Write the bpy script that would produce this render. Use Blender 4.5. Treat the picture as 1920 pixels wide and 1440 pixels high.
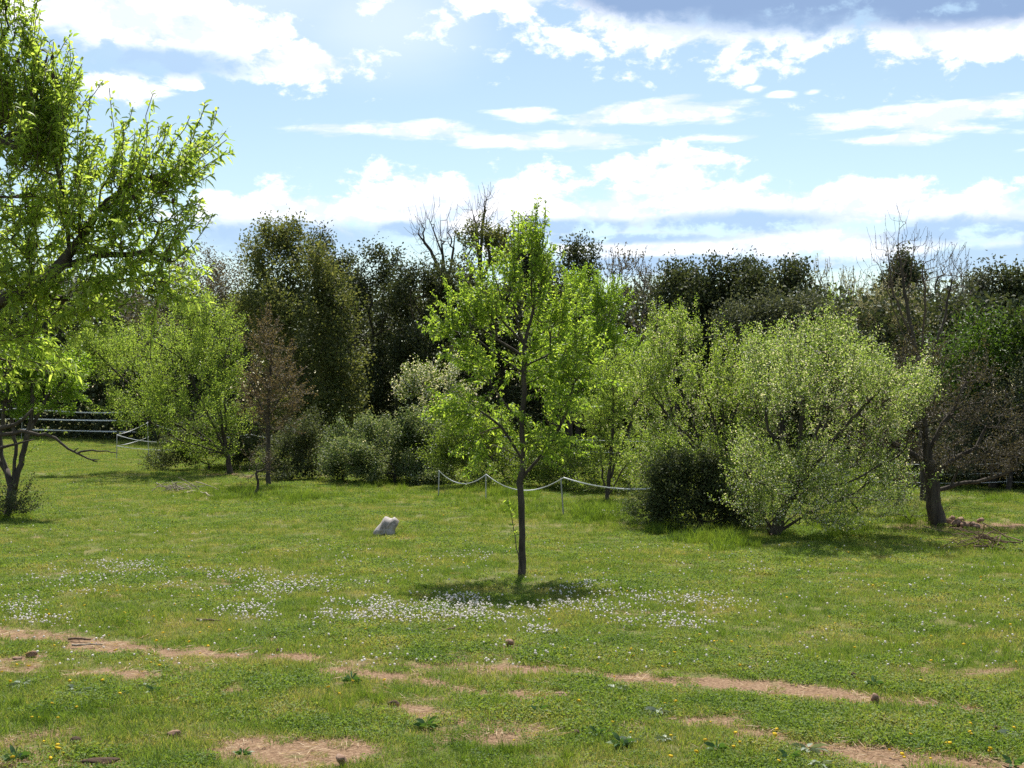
import bpy, math, random
import numpy as np
from math import radians, atan, atan2, cos, sin, pi
random.seed(7)
rng = np.random.default_rng(11)
for o in list(bpy.data.objects):
    bpy.data.objects.remove(o)
SC = bpy.context.scene
COL = SC.collection

# ------------------------------------------------------------------ camera, sky, sun, exposure
FPX, EYE, HOR = 2318.0, 2.2, 750.0      # focal length and horizon row, in pixels of the 1920 px wide photograph
cam_data = bpy.data.cameras.new('camera')
cam = bpy.data.objects.new('camera', cam_data)
COL.objects.link(cam)
cam.location = (0, 0, EYE)
cam.rotation_euler = (radians(90), 0, 0)
cam_data.sensor_width = 36
cam_data.lens = 36 * FPX / 1920
cam_data.shift_y = 30 / 1920
cam_data.clip_start = 0.1
cam_data.clip_end = 6000
SC.camera = cam

SUN_EL, SUN_AZ = radians(61), radians(4)          # azimuth from +Y towards +X
SKY_STRENGTH = 0.085
EXPOSURE = 0.85
SUN_STRENGTH = 5.0
sun_d = bpy.data.lights.new('sun', 'SUN')
sun_d.energy = SUN_STRENGTH
sun_d.angle = radians(0.55)
sun_d.color = (1.0, 0.955, 0.87)
sun = bpy.data.objects.new('sun', sun_d)
COL.objects.link(sun)
sun.rotation_euler = (-(radians(90) - SUN_EL), 0, -SUN_AZ)
sun.location = (5, 60, 80)

SC.view_settings.view_transform = 'Standard'
SC.view_settings.look = 'None'
SC.view_settings.gamma = 1
SC.view_settings.use_curve_mapping = False
SC.view_settings.exposure = EXPOSURE
SC.render.engine = 'CYCLES'
cy = SC.cycles
cy.max_bounces = 10
cy.diffuse_bounces = 4
cy.transmission_bounces = 8
cy.glossy_bounces = 2
cy.use_denoising = False
cy.sample_clamp_indirect = 6
cy.caustics_reflective = False
cy.caustics_refractive = False

def build_world():
    w = bpy.data.worlds.new('World')
    SC.world = w
    w.use_nodes = True
    nt = w.node_tree
    nt.nodes.clear()
    N, L = nt.nodes.new, nt.links.new
    def setin(sock, v):
        if hasattr(v, 'links'):
            L(v, sock)
        else:
            sock.default_value = v
    def M(op, a, b=None, c=None, clamp=False):
        n = N('ShaderNodeMath'); n.operation = op; n.use_clamp = clamp
        setin(n.inputs[0], a)
        if b is not None: setin(n.inputs[1], b)
        if c is not None: setin(n.inputs[2], c)
        return n.outputs[0]
    def step(x, lo, hi):
        n = N('ShaderNodeMapRange'); n.interpolation_type = 'SMOOTHSTEP'
        setin(n.inputs['Value'], x); n.inputs['From Min'].default_value = lo; n.inputs['From Max'].default_value = hi
        return n.outputs['Result']
    def mixc(f, a, b):
        n = N('ShaderNodeMix'); n.data_type = 'RGBA'
        setin(n.inputs[0], f); setin(n.inputs[6], a); setin(n.inputs[7], b)
        return n.outputs[2]
    def noise(vec, scale, detail=8, rough=0.6, dist=0.0):
        n = N('ShaderNodeTexNoise'); n.noise_dimensions = '2D'
        L(vec, n.inputs['Vector']); n.inputs['Scale'].default_value = scale
        n.inputs['Detail'].default_value = detail; n.inputs['Roughness'].default_value = rough
        n.inputs['Distortion'].default_value = dist
        return n.outputs['Fac']
    sky = N('ShaderNodeTexSky'); sky.sky_type = 'NISHITA'; sky.sun_disc = False
    sky.sun_elevation = SUN_EL; sky.sun_rotation = SUN_AZ
    sky.altitude = 100; sky.air_density = 1.0; sky.dust_density = 0.6; sky.ozone_density = 1.6
    tc = N('ShaderNodeTexCoord')
    sep = N('ShaderNodeSeparateXYZ'); L(tc.outputs['Generated'], sep.inputs[0])
    x, y, z = sep.outputs
    D = 57.29578
    az = M('MULTIPLY', M('ARCTAN2', x, y), D)
    el = M('MULTIPLY', M('ARCSINE', M('MAXIMUM', M('MINIMUM', z, 1.0), -1.0)), D)
    comb = N('ShaderNodeCombineXYZ'); L(az, comb.inputs[0]); L(M('MULTIPLY', el, 1.7), comb.inputs[1])
    flat = N('ShaderNodeCombineXYZ'); L(M('MULTIPLY', az, 0.42), flat.inputs[0]); L(M('MULTIPLY', el, 2.2), flat.inputs[1])
    nz = noise(comb.outputs[0], 0.42, 12, 0.62, 0.12)
    nf = noise(flat.outputs[0], 0.55, 10, 0.60, 0.15)
    def ang(px, py):
        u, v = (px - 960) / FPX, (HOR - py) / FPX
        a = atan(u)
        return math.degrees(a), math.degrees(atan(v * cos(a)))
    def field(blobs):
        out = None
        for px, py, rx, ry in blobs:
            a0, e0 = ang(px, py)
            ka, ke = math.degrees(rx / FPX), math.degrees(ry / FPX)
            da = M('DIVIDE', M('SUBTRACT', az, a0), ka)
            de = M('DIVIDE', M('SUBTRACT', el, e0), ke)
            f = M('SUBTRACT', 1.0, M('SQRT', M('ADD', M('MULTIPLY', da, da), M('MULTIPLY', de, de))))
            out = f if out is None else M('SMOOTH_MAX', out, f, 0.15)
        return out
    puff = [(250, 25, 230, 90), (390, 68, 190, 84), (560, 118, 140, 52), (90, 10, 160, 110), (350, 148, 55, 22), (220, 165, 80, 38),
            (950, -10, 220, 38), (1560, -60, 800, 170), (1330, 62, 330, 42), (1800, 55, 260, 65), (1222, 95, 26, 18),
            (560, 400, 280, 52), (800, 380, 220, 72), (960, 385, 210, 80), (1150, 390, 170, 60), (1255, 350, 125, 72), (1265, 297, 130, 24),
            (1380, 392, 240, 55), (1600, 385, 280, 50), (1850, 395, 220, 56), (1300, 465, 420, 40), (1650, 450, 280, 34), (2150, 380, 300, 70)]
    flatc = [(740, 243, 230, 23), (1240, 212, 220, 27), (1045, 267, 190, 20), (1310, 259, 95, 12), (985, 214, 85, 17), (1780, 218, 260, 34),
             (1660, 263, 165, 15), (1415, 167, 28, 9), (1470, 176, 40, 9), (1525, 172, 28, 8), (2150, 240, 200, 30), (180, 160, 120, 30)]
    c1 = step(M('ADD', field(puff), M('MULTIPLY', M('SUBTRACT', nz, 0.49), 2.3)), 0.06, 0.50)
    c2 = step(M('ADD', field(flatc), M('MULTIPLY', M('SUBTRACT', nf, 0.50), 2.2)), 0.05, 0.7)
    # the same kind of broken cloud goes on over the rest of the sky
    wide = N('ShaderNodeCombineXYZ')
    zz = M('MAXIMUM', M('ADD', z, 0.12), 0.05)
    L(M('DIVIDE', x, zz), wide.inputs[0]); L(M('DIVIDE', y, zz), wide.inputs[1])
    ng = noise(wide.outputs[0], 1.5, 8, 0.58, 0.2)
    away = M('MAXIMUM', step(M('ABSOLUTE', az), 27.0, 36.0), step(el, 20.0, 27.0))
    c3 = M('MULTIPLY', step(ng, 0.53, 0.62), away)
    veil = M('MULTIPLY', step(M('ADD', field([(430, -60, 560, 190), (720, 40, 260, 140)]), M('MULTIPLY', M('SUBTRACT', nf, 0.5), 0.12)), -0.1, 0.9), 0.4)
    cov = M('MAXIMUM', M('MAXIMUM', c1, M('MULTIPLY', c2, 0.92)), c3)
    # grey undersides
    under = [(300, 116, 260, 40), (1560, 6, 520, 74), (1380, 418, 320, 36), (1800, 432, 260, 40), (1880, 485, 260, 34), (520, 445, 300, 48),
             (1090, 425, 200, 26), (760, 432, 120, 28), (90, 95, 120, 60), (1150, 447, 420, 18), (1200, 495, 500, 22)]
    sh = step(M('ADD', field(under), M('MULTIPLY', M('SUBTRACT', nz, 0.5), 1.2)), 0.02, 0.75)
    sh3 = M('MULTIPLY', step(ng, 0.60, 0.74), M('MULTIPLY', c3, 0.6))
    shd = step(M('ADD', field([(1600, -30, 620, 90), (1250, -10, 260, 46), (1850, 0, 300, 60)]), M('MULTIPLY', M('SUBTRACT', nz, 0.5), 0.6)), 0.0, 0.6)
    lit = (9.0, 9.1, 9.3, 1)
    soft = (6.0, 6.6, 7.6, 1)
    grey = (3.4, 4.75, 6.5, 1)
    dark = (2.1, 3.05, 4.8, 1)
    ccol = mixc(step(nz, 0.55, 0.40), lit, soft)
    ccol = mixc(M('MAXIMUM', sh, sh3), ccol, grey)
    ccol = mixc(shd, ccol, dark)
    skyc = N('ShaderNodeMix'); skyc.data_type = 'RGBA'; skyc.blend_type = 'MULTIPLY'; skyc.inputs[0].default_value = 1
    L(sky.outputs[0], skyc.inputs[6]); skyc.inputs[7].default_value = (1.10, 1.07, 0.93, 1)
    blue_low = step(M('ADD', field([(1880, 485, 300, 40), (520, 450, 320, 50), (1250, 500, 600, 30)]), M('MULTIPLY', M('SUBTRACT', nf, 0.5), 1.0)), 0.0, 0.7)
    base = mixc(M('MULTIPLY', blue_low, 0.85), skyc.outputs[2], grey)
    base = mixc(veil, base, (7.2, 7.7, 8.3, 1))
    col = mixc(cov, base, ccol)
    bg = N('ShaderNodeBackground'); L(col, bg.inputs[0]); bg.inputs[1].default_value = SKY_STRENGTH
    out = N('ShaderNodeOutputWorld'); L(bg.outputs[0], out.inputs[0])
    w.cycles.sampling_method = 'MANUAL'
    w.cycles.sample_map_resolution = 1024
build_world()

# ------------------------------------------------------------------ helpers
def px3(px, py, d):
    return np.array([(px - 960) / FPX * d, d, EYE - (py - HOR) / FPX * d])
def gd(py):
    return FPX * EYE / (py - HOR)
def vnoise(x, y, seed=0):
    xi, yi = np.floor(x).astype(np.int64), np.floor(y).astype(np.int64)
    fx, fy = x - xi, y - yi
    fx, fy = fx * fx * (3 - 2 * fx), fy * fy * (3 - 2 * fy)
    def h(a, b):
        n = (a * 374761393 + b * 668265263 + seed * 974634721) & 0xffffffff
        n = ((n ^ (n >> 13)) * 1274126177) & 0xffffffff
        return ((n ^ (n >> 16)) & 0xffff) / 65535.0
    return (h(xi, yi) * (1 - fx) + h(xi + 1, yi) * fx) * (1 - fy) + (h(xi, yi + 1) * (1 - fx) + h(xi + 1, yi + 1) * fx) * fy
def fbm(x, y, seed=0, oct=4):
    s, a, t = 0, 1.0, 0
    for k in range(oct):
        s = s + a * vnoise(x * 2 ** k, y * 2 ** k, seed + k); t += a; a *= 0.55
    return s / t
def gz(x, y):
    """gentle unevenness of the meadow"""
    return (fbm(np.asarray(x) * 0.35, np.asarray(y) * 0.35, 5, 3) - 0.5) * 0.10
def nrm(v):
    return v / (np.linalg.norm(v, axis=-1, keepdims=True) + 1e-9)

def mk(name, V, F, mat, parent=None, smooth=False, attrs=None):
    me = bpy.data.meshes.new(name)
    V = np.asarray(V, dtype=np.float32); F = np.asarray(F, dtype=np.int32)
    k = F.shape[1]
    me.vertices.add(len(V)); me.vertices.foreach_set('co', V.ravel())
    me.loops.add(F.size); me.loops.foreach_set('vertex_index', F.ravel())
    me.polygons.add(len(F)); me.polygons.foreach_set('loop_start', np.arange(0, F.size, k, dtype=np.int32))
    if smooth: me.polygons.foreach_set('use_smooth', np.ones(len(F), dtype=bool))
    for an, av in (attrs or {}).items():
        at = me.attributes.new(an, 'FLOAT', 'POINT'); at.data.foreach_set('value', np.asarray(av, dtype=np.float32))
    me.update(calc_edges=True)
    me.materials.append(mat)
    o = bpy.data.objects.new(name, me); COL.objects.link(o)
    if parent is not None: o.parent = parent
    return o
def tag(o, label=None, cat=None, group=None, kind=None):
    if label: o['label'] = label
    if cat: o['category'] = cat
    if group: o['group'] = group
    if kind: o['kind'] = kind
    return o
def thing(name, loc, label, cat, group=None):
    o = bpy.data.objects.new(name, None); COL.objects.link(o); o.location = loc; o.empty_display_size = 0.2
    return tag(o, label, cat, group)

# ------------------------------------------------------------------ materials
def newmat(name):
    m = bpy.data.materials.new(name); m.use_nodes = True; m.node_tree.nodes.clear()
    return m, m.node_tree.nodes.new, m.node_tree.links.new
def ramp(N, L, src, stops):
    r = N('ShaderNodeValToRGB'); L(src, r.inputs[0])
    e = r.color_ramp.elements
    while len(e) < len(stops): e.new(0.5)
    for i, (p, c) in enumerate(stops):
        e[i].position = p; e[i].color = (*c, 1)
    return r.outputs[0]
def leaf_mat(name, cols, tcol=1.6, mix=0.45, rough=0.45, spec=0.5):
    """cols: dark to light reflectance; light shining through is yellower"""
    m, N, L = newmat(name)
    at = N('ShaderNodeAttribute'); at.attribute_name = 'rnd'
    c = ramp(N, L, at.outputs['Fac'], [(i / (len(cols) - 1), k) for i, k in enumerate(cols)])
    p = N('ShaderNodeBsdfPrincipled'); L(c, p.inputs['Base Color']); p.inputs['Roughness'].default_value = rough
    p.inputs['Specular IOR Level'].default_value = spec
    t = N('ShaderNodeBsdfTranslucent')
    g = N('ShaderNodeMix'); g.data_type = 'RGBA'; g.blend_type = 'MULTIPLY'; g.inputs[0].default_value = 1
    L(c, g.inputs[6]); g.inputs[7].default_value = (tcol * 1.08, tcol, tcol * 0.55, 1)
    L(g.outputs[2], t.inputs['Color'])
    x = N('ShaderNodeMixShader'); x.inputs[0].default_value = mix
    L(p.outputs[0], x.inputs[1]); L(t.outputs[0], x.inputs[2])
    o = N('ShaderNodeOutputMaterial'); L(x.outputs[0], o.inputs[0])
    return m
def rough_mat(name, c1, c2, scale=8, rough=0.9, bump=0.4, c3=None, stretch=(1, 1, 1), dist=0.01):
    m, N, L = newmat(name)
    tc = N('ShaderNodeTexCoord'); mp = N('ShaderNodeMapping'); L(tc.outputs['Object'], mp.inputs[0]); mp.inputs['Scale'].default_value = stretch
    n = N('ShaderNodeTexNoise'); L(mp.outputs[0], n.inputs['Vector']); n.inputs['Scale'].default_value = scale
    n.inputs['Detail'].default_value = 8; n.inputs['Roughness'].default_value = 0.65
    st = [(0.3, c1), (0.7, c2)] if c3 is None else [(0.3, c1), (0.52, c2), (0.72, c3)]
    c = ramp(N, L, n.outputs['Fac'], st)
    p = N('ShaderNodeBsdfPrincipled'); L(c, p.inputs['Base Color']); p.inputs['Roughness'].default_value = rough
    p.inputs['Specular IOR Level'].default_value = 0.25
    b = N('ShaderNodeBump'); b.inputs['Strength'].default_value = bump; b.inputs['Distance'].default_value = dist; L(n.outputs['Fac'], b.inputs['Height'])
    L(b.outputs[0], p.inputs['Normal'])
    o = N('ShaderNodeOutputMaterial'); L(p.outputs[0], o.inputs[0])
    return m
BARK = rough_mat('dark bark', (0.022, 0.018, 0.015), (0.10, 0.085, 0.07), 14, 0.95, 1.0, stretch=(1, 1, 0.25))
BARK_GREY = rough_mat('grey bark', (0.06, 0.055, 0.05), (0.20, 0.18, 0.155), 14, 0.95, 0.8, stretch=(1, 1, 0.3))
TWIG = rough_mat('brown twigs', (0.055, 0.042, 0.032), (0.13, 0.10, 0.078), 20, 0.9, 0.3)
TWIG_GREY = rough_mat('grey twigs', (0.10, 0.09, 0.08), (0.22, 0.20, 0.175), 20, 0.9, 0.3)
LM = {
    'almond': leaf_mat('almond leaves', [(0.095, 0.155, 0.03), (0.165, 0.235, 0.045), (0.25, 0.32, 0.08)], 2.6, 0.56, 0.5, 0.35),
    'sapling': leaf_mat('sapling leaves', [(0.075, 0.14, 0.02), (0.15, 0.23, 0.032), (0.24, 0.32, 0.065)], 2.4, 0.54, 0.5, 0.35),
    'spring': leaf_mat('spring green leaves', [(0.085, 0.155, 0.016), (0.12, 0.205, 0.022), (0.17, 0.25, 0.04)], 2.3, 0.5, 0.42, 0.4),
    'fruit': leaf_mat('fruit tree leaves', [(0.085, 0.145, 0.025), (0.125, 0.19, 0.036), (0.18, 0.235, 0.06)], 2.5, 0.54, 0.5, 0.3),
    'plum': leaf_mat('plum leaves', [(0.09, 0.145, 0.035), (0.135, 0.20, 0.055), (0.20, 0.26, 0.09)], 2.2, 0.54, 0.5, 0.3),
    'oak': leaf_mat('holm oak leaves', [(0.026, 0.037, 0.016), (0.045, 0.06, 0.027), (0.078, 0.095, 0.045)], 1.6, 0.28, 0.62, 0.22),
    'oak_silver': leaf_mat('silvery oak leaves', [(0.04, 0.052, 0.03), (0.07, 0.084, 0.05), (0.12, 0.135, 0.09)], 1.5, 0.3, 0.6, 0.25),
    'oak_olive': leaf_mat('olive green oak leaves', [(0.055, 0.074, 0.022), (0.09, 0.112, 0.038), (0.15, 0.16, 0.065)], 1.8, 0.38, 0.58, 0.25),
    'brown': leaf_mat('brown buds and leaves', [(0.07, 0.052, 0.034), (0.115, 0.088, 0.054), (0.16, 0.14, 0.08)], 1.5, 0.38, 0.6, 0.25),
    'thorn': leaf_mat('small grey brown leaves', [(0.035, 0.032, 0.02), (0.062, 0.055, 0.032), (0.12, 0.105, 0.065)], 1.4, 0.35, 0.55, 0.3),
    'bramble': leaf_mat('bramble leaves', [(0.055, 0.09, 0.03), (0.095, 0.14, 0.055), (0.20, 0.23, 0.13)], 1.8, 0.38, 0.55, 0.3),
    'dark_bush': leaf_mat('dark bush leaves', [(0.034, 0.05, 0.02), (0.058, 0.078, 0.032), (0.105, 0.125, 0.06)], 1.7, 0.32, 0.6, 0.25),
    'green_bush': leaf_mat('green bush leaves', [(0.07, 0.115, 0.018), (0.105, 0.16, 0.026), (0.145, 0.20, 0.04)], 2.0, 0.45, 0.45, 0.4),
    'moss': leaf_mat('deep green leaves', [(0.035, 0.075, 0.010), (0.055, 0.11, 0.014), (0.08, 0.14, 0.02)], 1.8, 0.38, 0.5, 0.35),
    'blossom': leaf_mat('white blossom', [(0.62, 0.62, 0.54), (0.74, 0.74, 0.67), (0.85, 0.85, 0.80)], 1.0, 0.48, 0.6, 0.3),
    'pale': leaf_mat('pale blossom', [(0.20, 0.20, 0.13), (0.30, 0.30, 0.21), (0.42, 0.42, 0.32)], 1.0, 0.4, 0.6, 0.3),
    'grey_leaf': leaf_mat('grey brown buds', [(0.08, 0.07, 0.05), (0.13, 0.115, 0.085), (0.19, 0.17, 0.12)], 1.1, 0.3, 0.5, 0.4),
}
LM['blossom'].name = 'white blossom'

# ------------------------------------------------------------------ tree generator
def tubes(chains, radii, sides, wig=0.0):
    """one mesh of swept tubes; chains: list of (n,3)"""
    Vs, Fs, off = [], [], 0
    ca = np.arange(sides) * 2 * pi / sides
    cs, sn = np.cos(ca), np.sin(ca)
    base = np.arange(sides); nxt = (base + 1) % sides
    for c, r in zip(chains, radii):
        n = len(c)
        t = np.empty_like(c); t[1:-1] = c[2:] - c[:-2]; t[0] = c[1] - c[0]; t[-1] = c[-1] - c[-2]
        t = nrm(t)
        m = t.mean(0)
        ref = np.array([1.0, 0, 0]) if abs(m[0]) < 0.6 * np.linalg.norm(m) + 1e-6 else np.array([0, 1.0, 0])
        a = nrm(np.cross(t, ref)); b = np.cross(t, a)
        rr = r[:, None, None]
        if wig:
            rr = rr * (1 + wig * (rng.random((n, sides, 1)) - 0.5))
        ring = c[:, None, :] + rr * (a[:, None, :] * cs[None, :, None] + b[:, None, :] * sn[None, :, None])
        Vs.append(ring.reshape(-1, 3))
        i = (np.arange(n - 1) * sides)[:, None]
        q = np.stack([i + base, i + nxt, i + sides + nxt, i + sides + base], -1).reshape(-1, 4) + off
        Fs.append(q); off += n * sides
        Vs.append(c[-1:] + t[-1:] * r[-1]); tip = off; off += 1
        e = (n - 1) * sides + tip - n * sides
        Fs.append(np.stack([e + base, e + nxt, np.full(sides, tip), np.full(sides, tip)], -1))
    V = np.concatenate(Vs); F = np.concatenate(Fs)
    return V, F
def mk_tubes(name, chains, radii, sides, mat, parent, wig=0.0):
    V, F = tubes(chains, radii, sides, wig)
    tri = F[:, 2] == F[:, 3]
    T = np.concatenate([F[~tri][:, [0, 1, 2]], F[~tri][:, [0, 2, 3]], F[tri][:, :3]])
    return mk(name, V, T, mat, parent, smooth=True)
def smooth_chain(c, r, sub, jit):
    if len(c) == 2:
        m = (c[0] + c[1]) / 2 + rng.normal(0, jit, 3) * np.linalg.norm(c[1] - c[0])
        c = np.array([c[0], m, c[1]]); r = np.array([r[0], (r[0] + r[1]) / 2, r[1]])
    if sub <= 1: return c, r
    p = np.concatenate([[2 * c[0] - c[1]], c, [2 * c[-1] - c[-2]]])
    out, ro = [], []
    for i in range(len(c) - 1):
        p0, p1, p2, p3 = p[i:i + 4]
        seg = np.linalg.norm(p2 - p1)
        for k in range(sub):
            t = k / sub
            q = 0.5 * (2 * p1 + (p2 - p0) * t + (2 * p0 - 5 * p1 + 4 * p2 - p3) * t * t + (3 * p1 - p0 - 3 * p2 + p3) * t ** 3)
            if k: q = q + rng.normal(0, jit, 3) * seg
            out.append(q); ro.append(r[i] * (1 - t) + r[i + 1] * t)
    out.append(c[-1]); ro.append(r[-1])
    return np.array(out), np.array(ro)

def leaves_mesh(P, D, Lg, Wd, kind='diamond', fold=0.25, droop=0.3):
    n = len(P)
    D = nrm(D)
    up = nrm(rng.normal(0, 1, (n, 3)) + np.array([0, 0, 0.9]))
    S = nrm(np.cross(D, up)); Nn = np.cross(S, D)
    Lg, Wd = Lg[:, None], Wd[:, None]
    r = rng.random(n)
    if kind == 'diamond':
        a = P; b = P + D * Lg * 0.45 + S * Wd * 0.5 + Nn * Wd * fold; c = P + D * Lg - np.array([0, 0, 1]) * Lg * droop * 0.4; e = P + D * Lg * 0.45 - S * Wd * 0.5 + Nn * Wd * fold
        V = np.stack([a, b, c, e], 1).reshape(-1, 3)
        i = np.arange(n)[:, None] * 4
        F = np.concatenate([i + [[0, 1, 2]], i + [[0, 2, 3]]])
        R = np.repeat(r, 4)
    else:
        z = np.array([0, 0, 1.0])
        m1 = P + D * Lg * 0.3 - z * Lg * droop * 0.07; m2 = P + D * Lg * 0.68 - z * Lg * droop * 0.35
        V = np.stack([P, m1 + S * Wd * 0.5 + Nn * Wd * fold, m1 - S * Wd * 0.5 + Nn * Wd * fold,
                      m2 + S * Wd * 0.38 + Nn * Wd * fold, m2 - S * Wd * 0.38 + Nn * Wd * fold, P + D * Lg * 0.97 - z * Lg * droop * 0.8], 1).reshape(-1, 3)
        i = np.arange(n)[:, None] * 6
        F = np.concatenate([i + [[0, 1, 2]], i + [[1, 3, 4]], i + [[1, 4, 2]], i + [[3, 5, 4]]])
        R = np.repeat(r, 6)
    return V, F, R

def ell_pts(lobes, n, shell=0.45, d=None):
    w = np.array([l[3] * l[4] * (l[6] if len(l) > 6 else 1) for l in lobes], float)
    w = w ** 0.8; w /= w.sum()
    idx = rng.choice(len(lobes), n, p=w)
    K = int(np.clip(n / len(lobes) / 6, 6, 16))
    sub = nrm(rng.normal(0, 1, (len(lobes), K, 3))) * (0.35 + 0.5 * rng.random((len(lobes), K, 1)))
    ks = rng.integers(0, K, n)
    v = sub[idx, ks] + nrm(rng.normal(0, 1, (n, 3))) * (rng.random(n) ** shell)[:, None] * 0.42
    C = np.array([px3(l[0], l[1], d + l[2]) for l in lobes])
    R = np.array([[l[3] / FPX * d, max(l[3], l[4]) * 0.9 / FPX * d if len(l) < 6 or l[5] is None else l[5], l[4] / FPX * d] for l in lobes])
    return C[idx] + v * R[idx]

def tree(name, label, cat, base, lobes, d=None, guides=None, npts=200, bf=0.35, shoot=(0.5, 0.35, 0.6), nleaf=6000, leaf='oak',
         size=(0.07, 0.035), lkind='diamond', R=0.12, rt=0.004, spread=0.0, group=None, bark=None, twig=None, limb_r=0.02, droop=0.3,
         extra=None, leaf_n=4, shell=0.45, sub=2, down=0.6, twigs=True, outb=0.5, singles=0, seed=None, nshoot=1, jit=0.05, spikes=None):
    """lobes: (px, py, depth offset, rx, ry[, depth radius, weight]) in photograph pixels at distance d"""
    global rng
    rng = np.random.default_rng(seed if seed is not None else (int(base[0]) * 7 + int(base[1]) * 13) & 0xffff)
    bark = bark or BARK; twig = twig or TWIG
    d = d or gd(base[1])
    b = px3(base[0], base[1], d); b[2] = float(gz(b[0], b[1])) - 0.02
    pts = ell_pts(lobes, npts, shell, d)
    pts = pts[pts[:, 2] > 0.12]
    P, par = [b], [-1]
    if not guides:
        c = pts.mean(0)
        guides = [[tuple(b + (c - b) * t + np.array([sin(t * 5) * 0.06, 0, 0])) for t in (0.35, 0.7)]]
        raw = True
    else:
        raw = False
    for gi, g in enumerate(guides):
        q = [np.array(p, float) if raw else px3(p[0], p[1], d + (p[2] if len(p) > 2 else 0)) for p in g]
        dist = [np.linalg.norm(np.array(p) - q[0]) for p in P]
        last = int(np.argmin(dist)) if gi else 0
        for p in q:
            a = P[last]; Ls = np.linalg.norm(p - a); k = max(1, int(Ls / 0.28))
            if Ls < 1e-3: continue
            for s in range(1, k + 1):
                P.append(a + (p - a) * s / k + (rng.normal(0, 0.006, 3) if s < k else 0)); par.append(last); last = len(P) - 1
    ng = len(P)
    X = np.zeros((ng + len(pts), 3)); X[:ng] = P
    plen = np.zeros(len(X)); parent = np.full(len(X), -1, int)
    for i in range(1, ng):
        parent[i] = par[i]; plen[i] = plen[par[i]] + np.linalg.norm(X[i] - X[par[i]]) * 0.5
    best = np.full(len(pts), 1e9); bp = np.zeros(len(pts), int)
    low = 1 if ng > 3 else 0
    def relax(i):
        nonlocal best, bp
        v = pts - X[i]
        c = np.sqrt((v * v).sum(1)) + bf * plen[i] + down * np.maximum(0, -v[:, 2])
        m = c < best; best[m] = c[m]; bp[m] = i
    for i in range(max(0, low), ng): relax(i)
    cnt = ng
    done = np.zeros(len(pts), bool)
    for _ in range(len(pts)):
        j = int(np.argmin(np.where(done, 1e9, best)))
        done[j] = True; X[cnt] = pts[j]; parent[cnt] = bp[j]
        plen[cnt] = plen[bp[j]] + np.linalg.norm(pts[j] - X[bp[j]])
        relax(cnt); cnt += 1
    # shoots from the outer nodes
    kids = np.bincount(parent[1:cnt], minlength=cnt)
    cen = pts.mean(0)
    sX, sp = [], []
    slen, svar, sup = shoot
    nn = cnt
    isshoot = []
    for i in range(ng, cnt):
        if slen <= 0 or (kids[i] > 1 and nshoot < 2): continue
        for _ in range(nshoot):
            e = X[i] - X[parent[i]]
            dr = nrm(nrm(e) * 0.6 + nrm(X[i] - cen) * outb + np.array([0, 0, sup]) + rng.normal(0, 0.35, 3))
            L = slen * (1 - svar + 2 * svar * rng.random())
            p0 = i; pos = X[i]
            for s in range(2):
                pos = pos + dr * L / 2; dr = nrm(dr + np.array([0, 0, sup * 0.35]) + rng.normal(0, 0.1, 3))
                sX.append(pos); sp.append(p0); p0 = nn; nn += 1; isshoot.append(True)
    if spikes:
        zz = X[ng:cnt, 2] + 0.35 * np.abs(X[ng:cnt, 0] - cen[0])
        cand = np.arange(ng, cnt)[zz > np.quantile(zz, spikes[2] if len(spikes) > 2 else 0.6)]
        for i in rng.choice(cand, spikes[0]):
            dr = nrm(np.array([0, 0, 1.0]) + nrm(X[i] - cen) * 0.35 + rng.normal(0, 0.16, 3)); L = spikes[1] * (0.5 + 0.8 * rng.random()); p0 = i; pos = X[i]
            for q_ in range(3):
                pos = pos + dr * L / 3; dr = nrm(dr + rng.normal(0, 0.07, 3) + np.array([0, 0, 0.08]))
                sX.append(pos); sp.append(p0); p0 = nn; nn += 1
    if sX:
        X = np.concatenate([X[:cnt], np.array(sX)]); parent = np.concatenate([parent[:cnt], np.array(sp)])
    n = len(X)
    X[:, 2] = np.maximum(X[:, 2], 0.0)
    tips = np.zeros(n)
    kids = np.bincount(parent[1:], minlength=n)
    tips[kids == 0] = 1
    # children come after parents in the arrays
    for i in range(n - 1, 0, -1): tips[parent[i]] += tips[i]
    pw = math.log(R / rt) / math.log(max(3, tips[0]))
    rad = rt * tips ** pw
    main = np.full(n, -1, int)
    order = np.argsort(tips[1:], kind='stable') + 1
    for i in order: main[parent[i]] = i
    X0 = X - b
    root = thing(name, tuple(b), label, cat, group)
    starts = [(0, -1)] + [(i, parent[i]) for i in range(1, n) if main[parent[i]] != i]
    trunk, limbs, tw = None, [], []
    for i, p in starts:
        ch = [i]
        while main[ch[-1]] >= 0: ch.append(main[ch[-1]])
        if p >= 0:
            c = np.concatenate([[X0[p]], X0[ch]]); r = np.concatenate([[min(rad[p], rad[ch[0]] * 1.25)], rad[ch]])
        else:
            c = X0[ch]; r = rad[ch].copy()
            r[0] *= 1.35
        if len(c) < 2: continue
        if i == 0:
            trunk = smooth_chain(c, r, sub + 1, jit * 0.5)
        elif r[0] > limb_r and len(limbs) < 14:
            limbs.append(smooth_chain(c, r, sub, jit))
        else:
            tw.append(smooth_chain(c, r, sub if d < 30 else 1, jit))
    mk_tubes('trunk', [trunk[0]], [trunk[1]], 10 if d < 30 else 6, bark, root, 0.22)
    for c, r in limbs: mk_tubes('limb', [c], [r], 7 if d < 30 else 5, bark, root, 0.15)
    if twigs and tw:
        t = mk_tubes('twigs', [c for c, r in tw], [np.maximum(r, rt * 0.55) for c, r in tw], 4 if d < 18 else 3, twig, root)
        t['kind'] = 'stuff'
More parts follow.
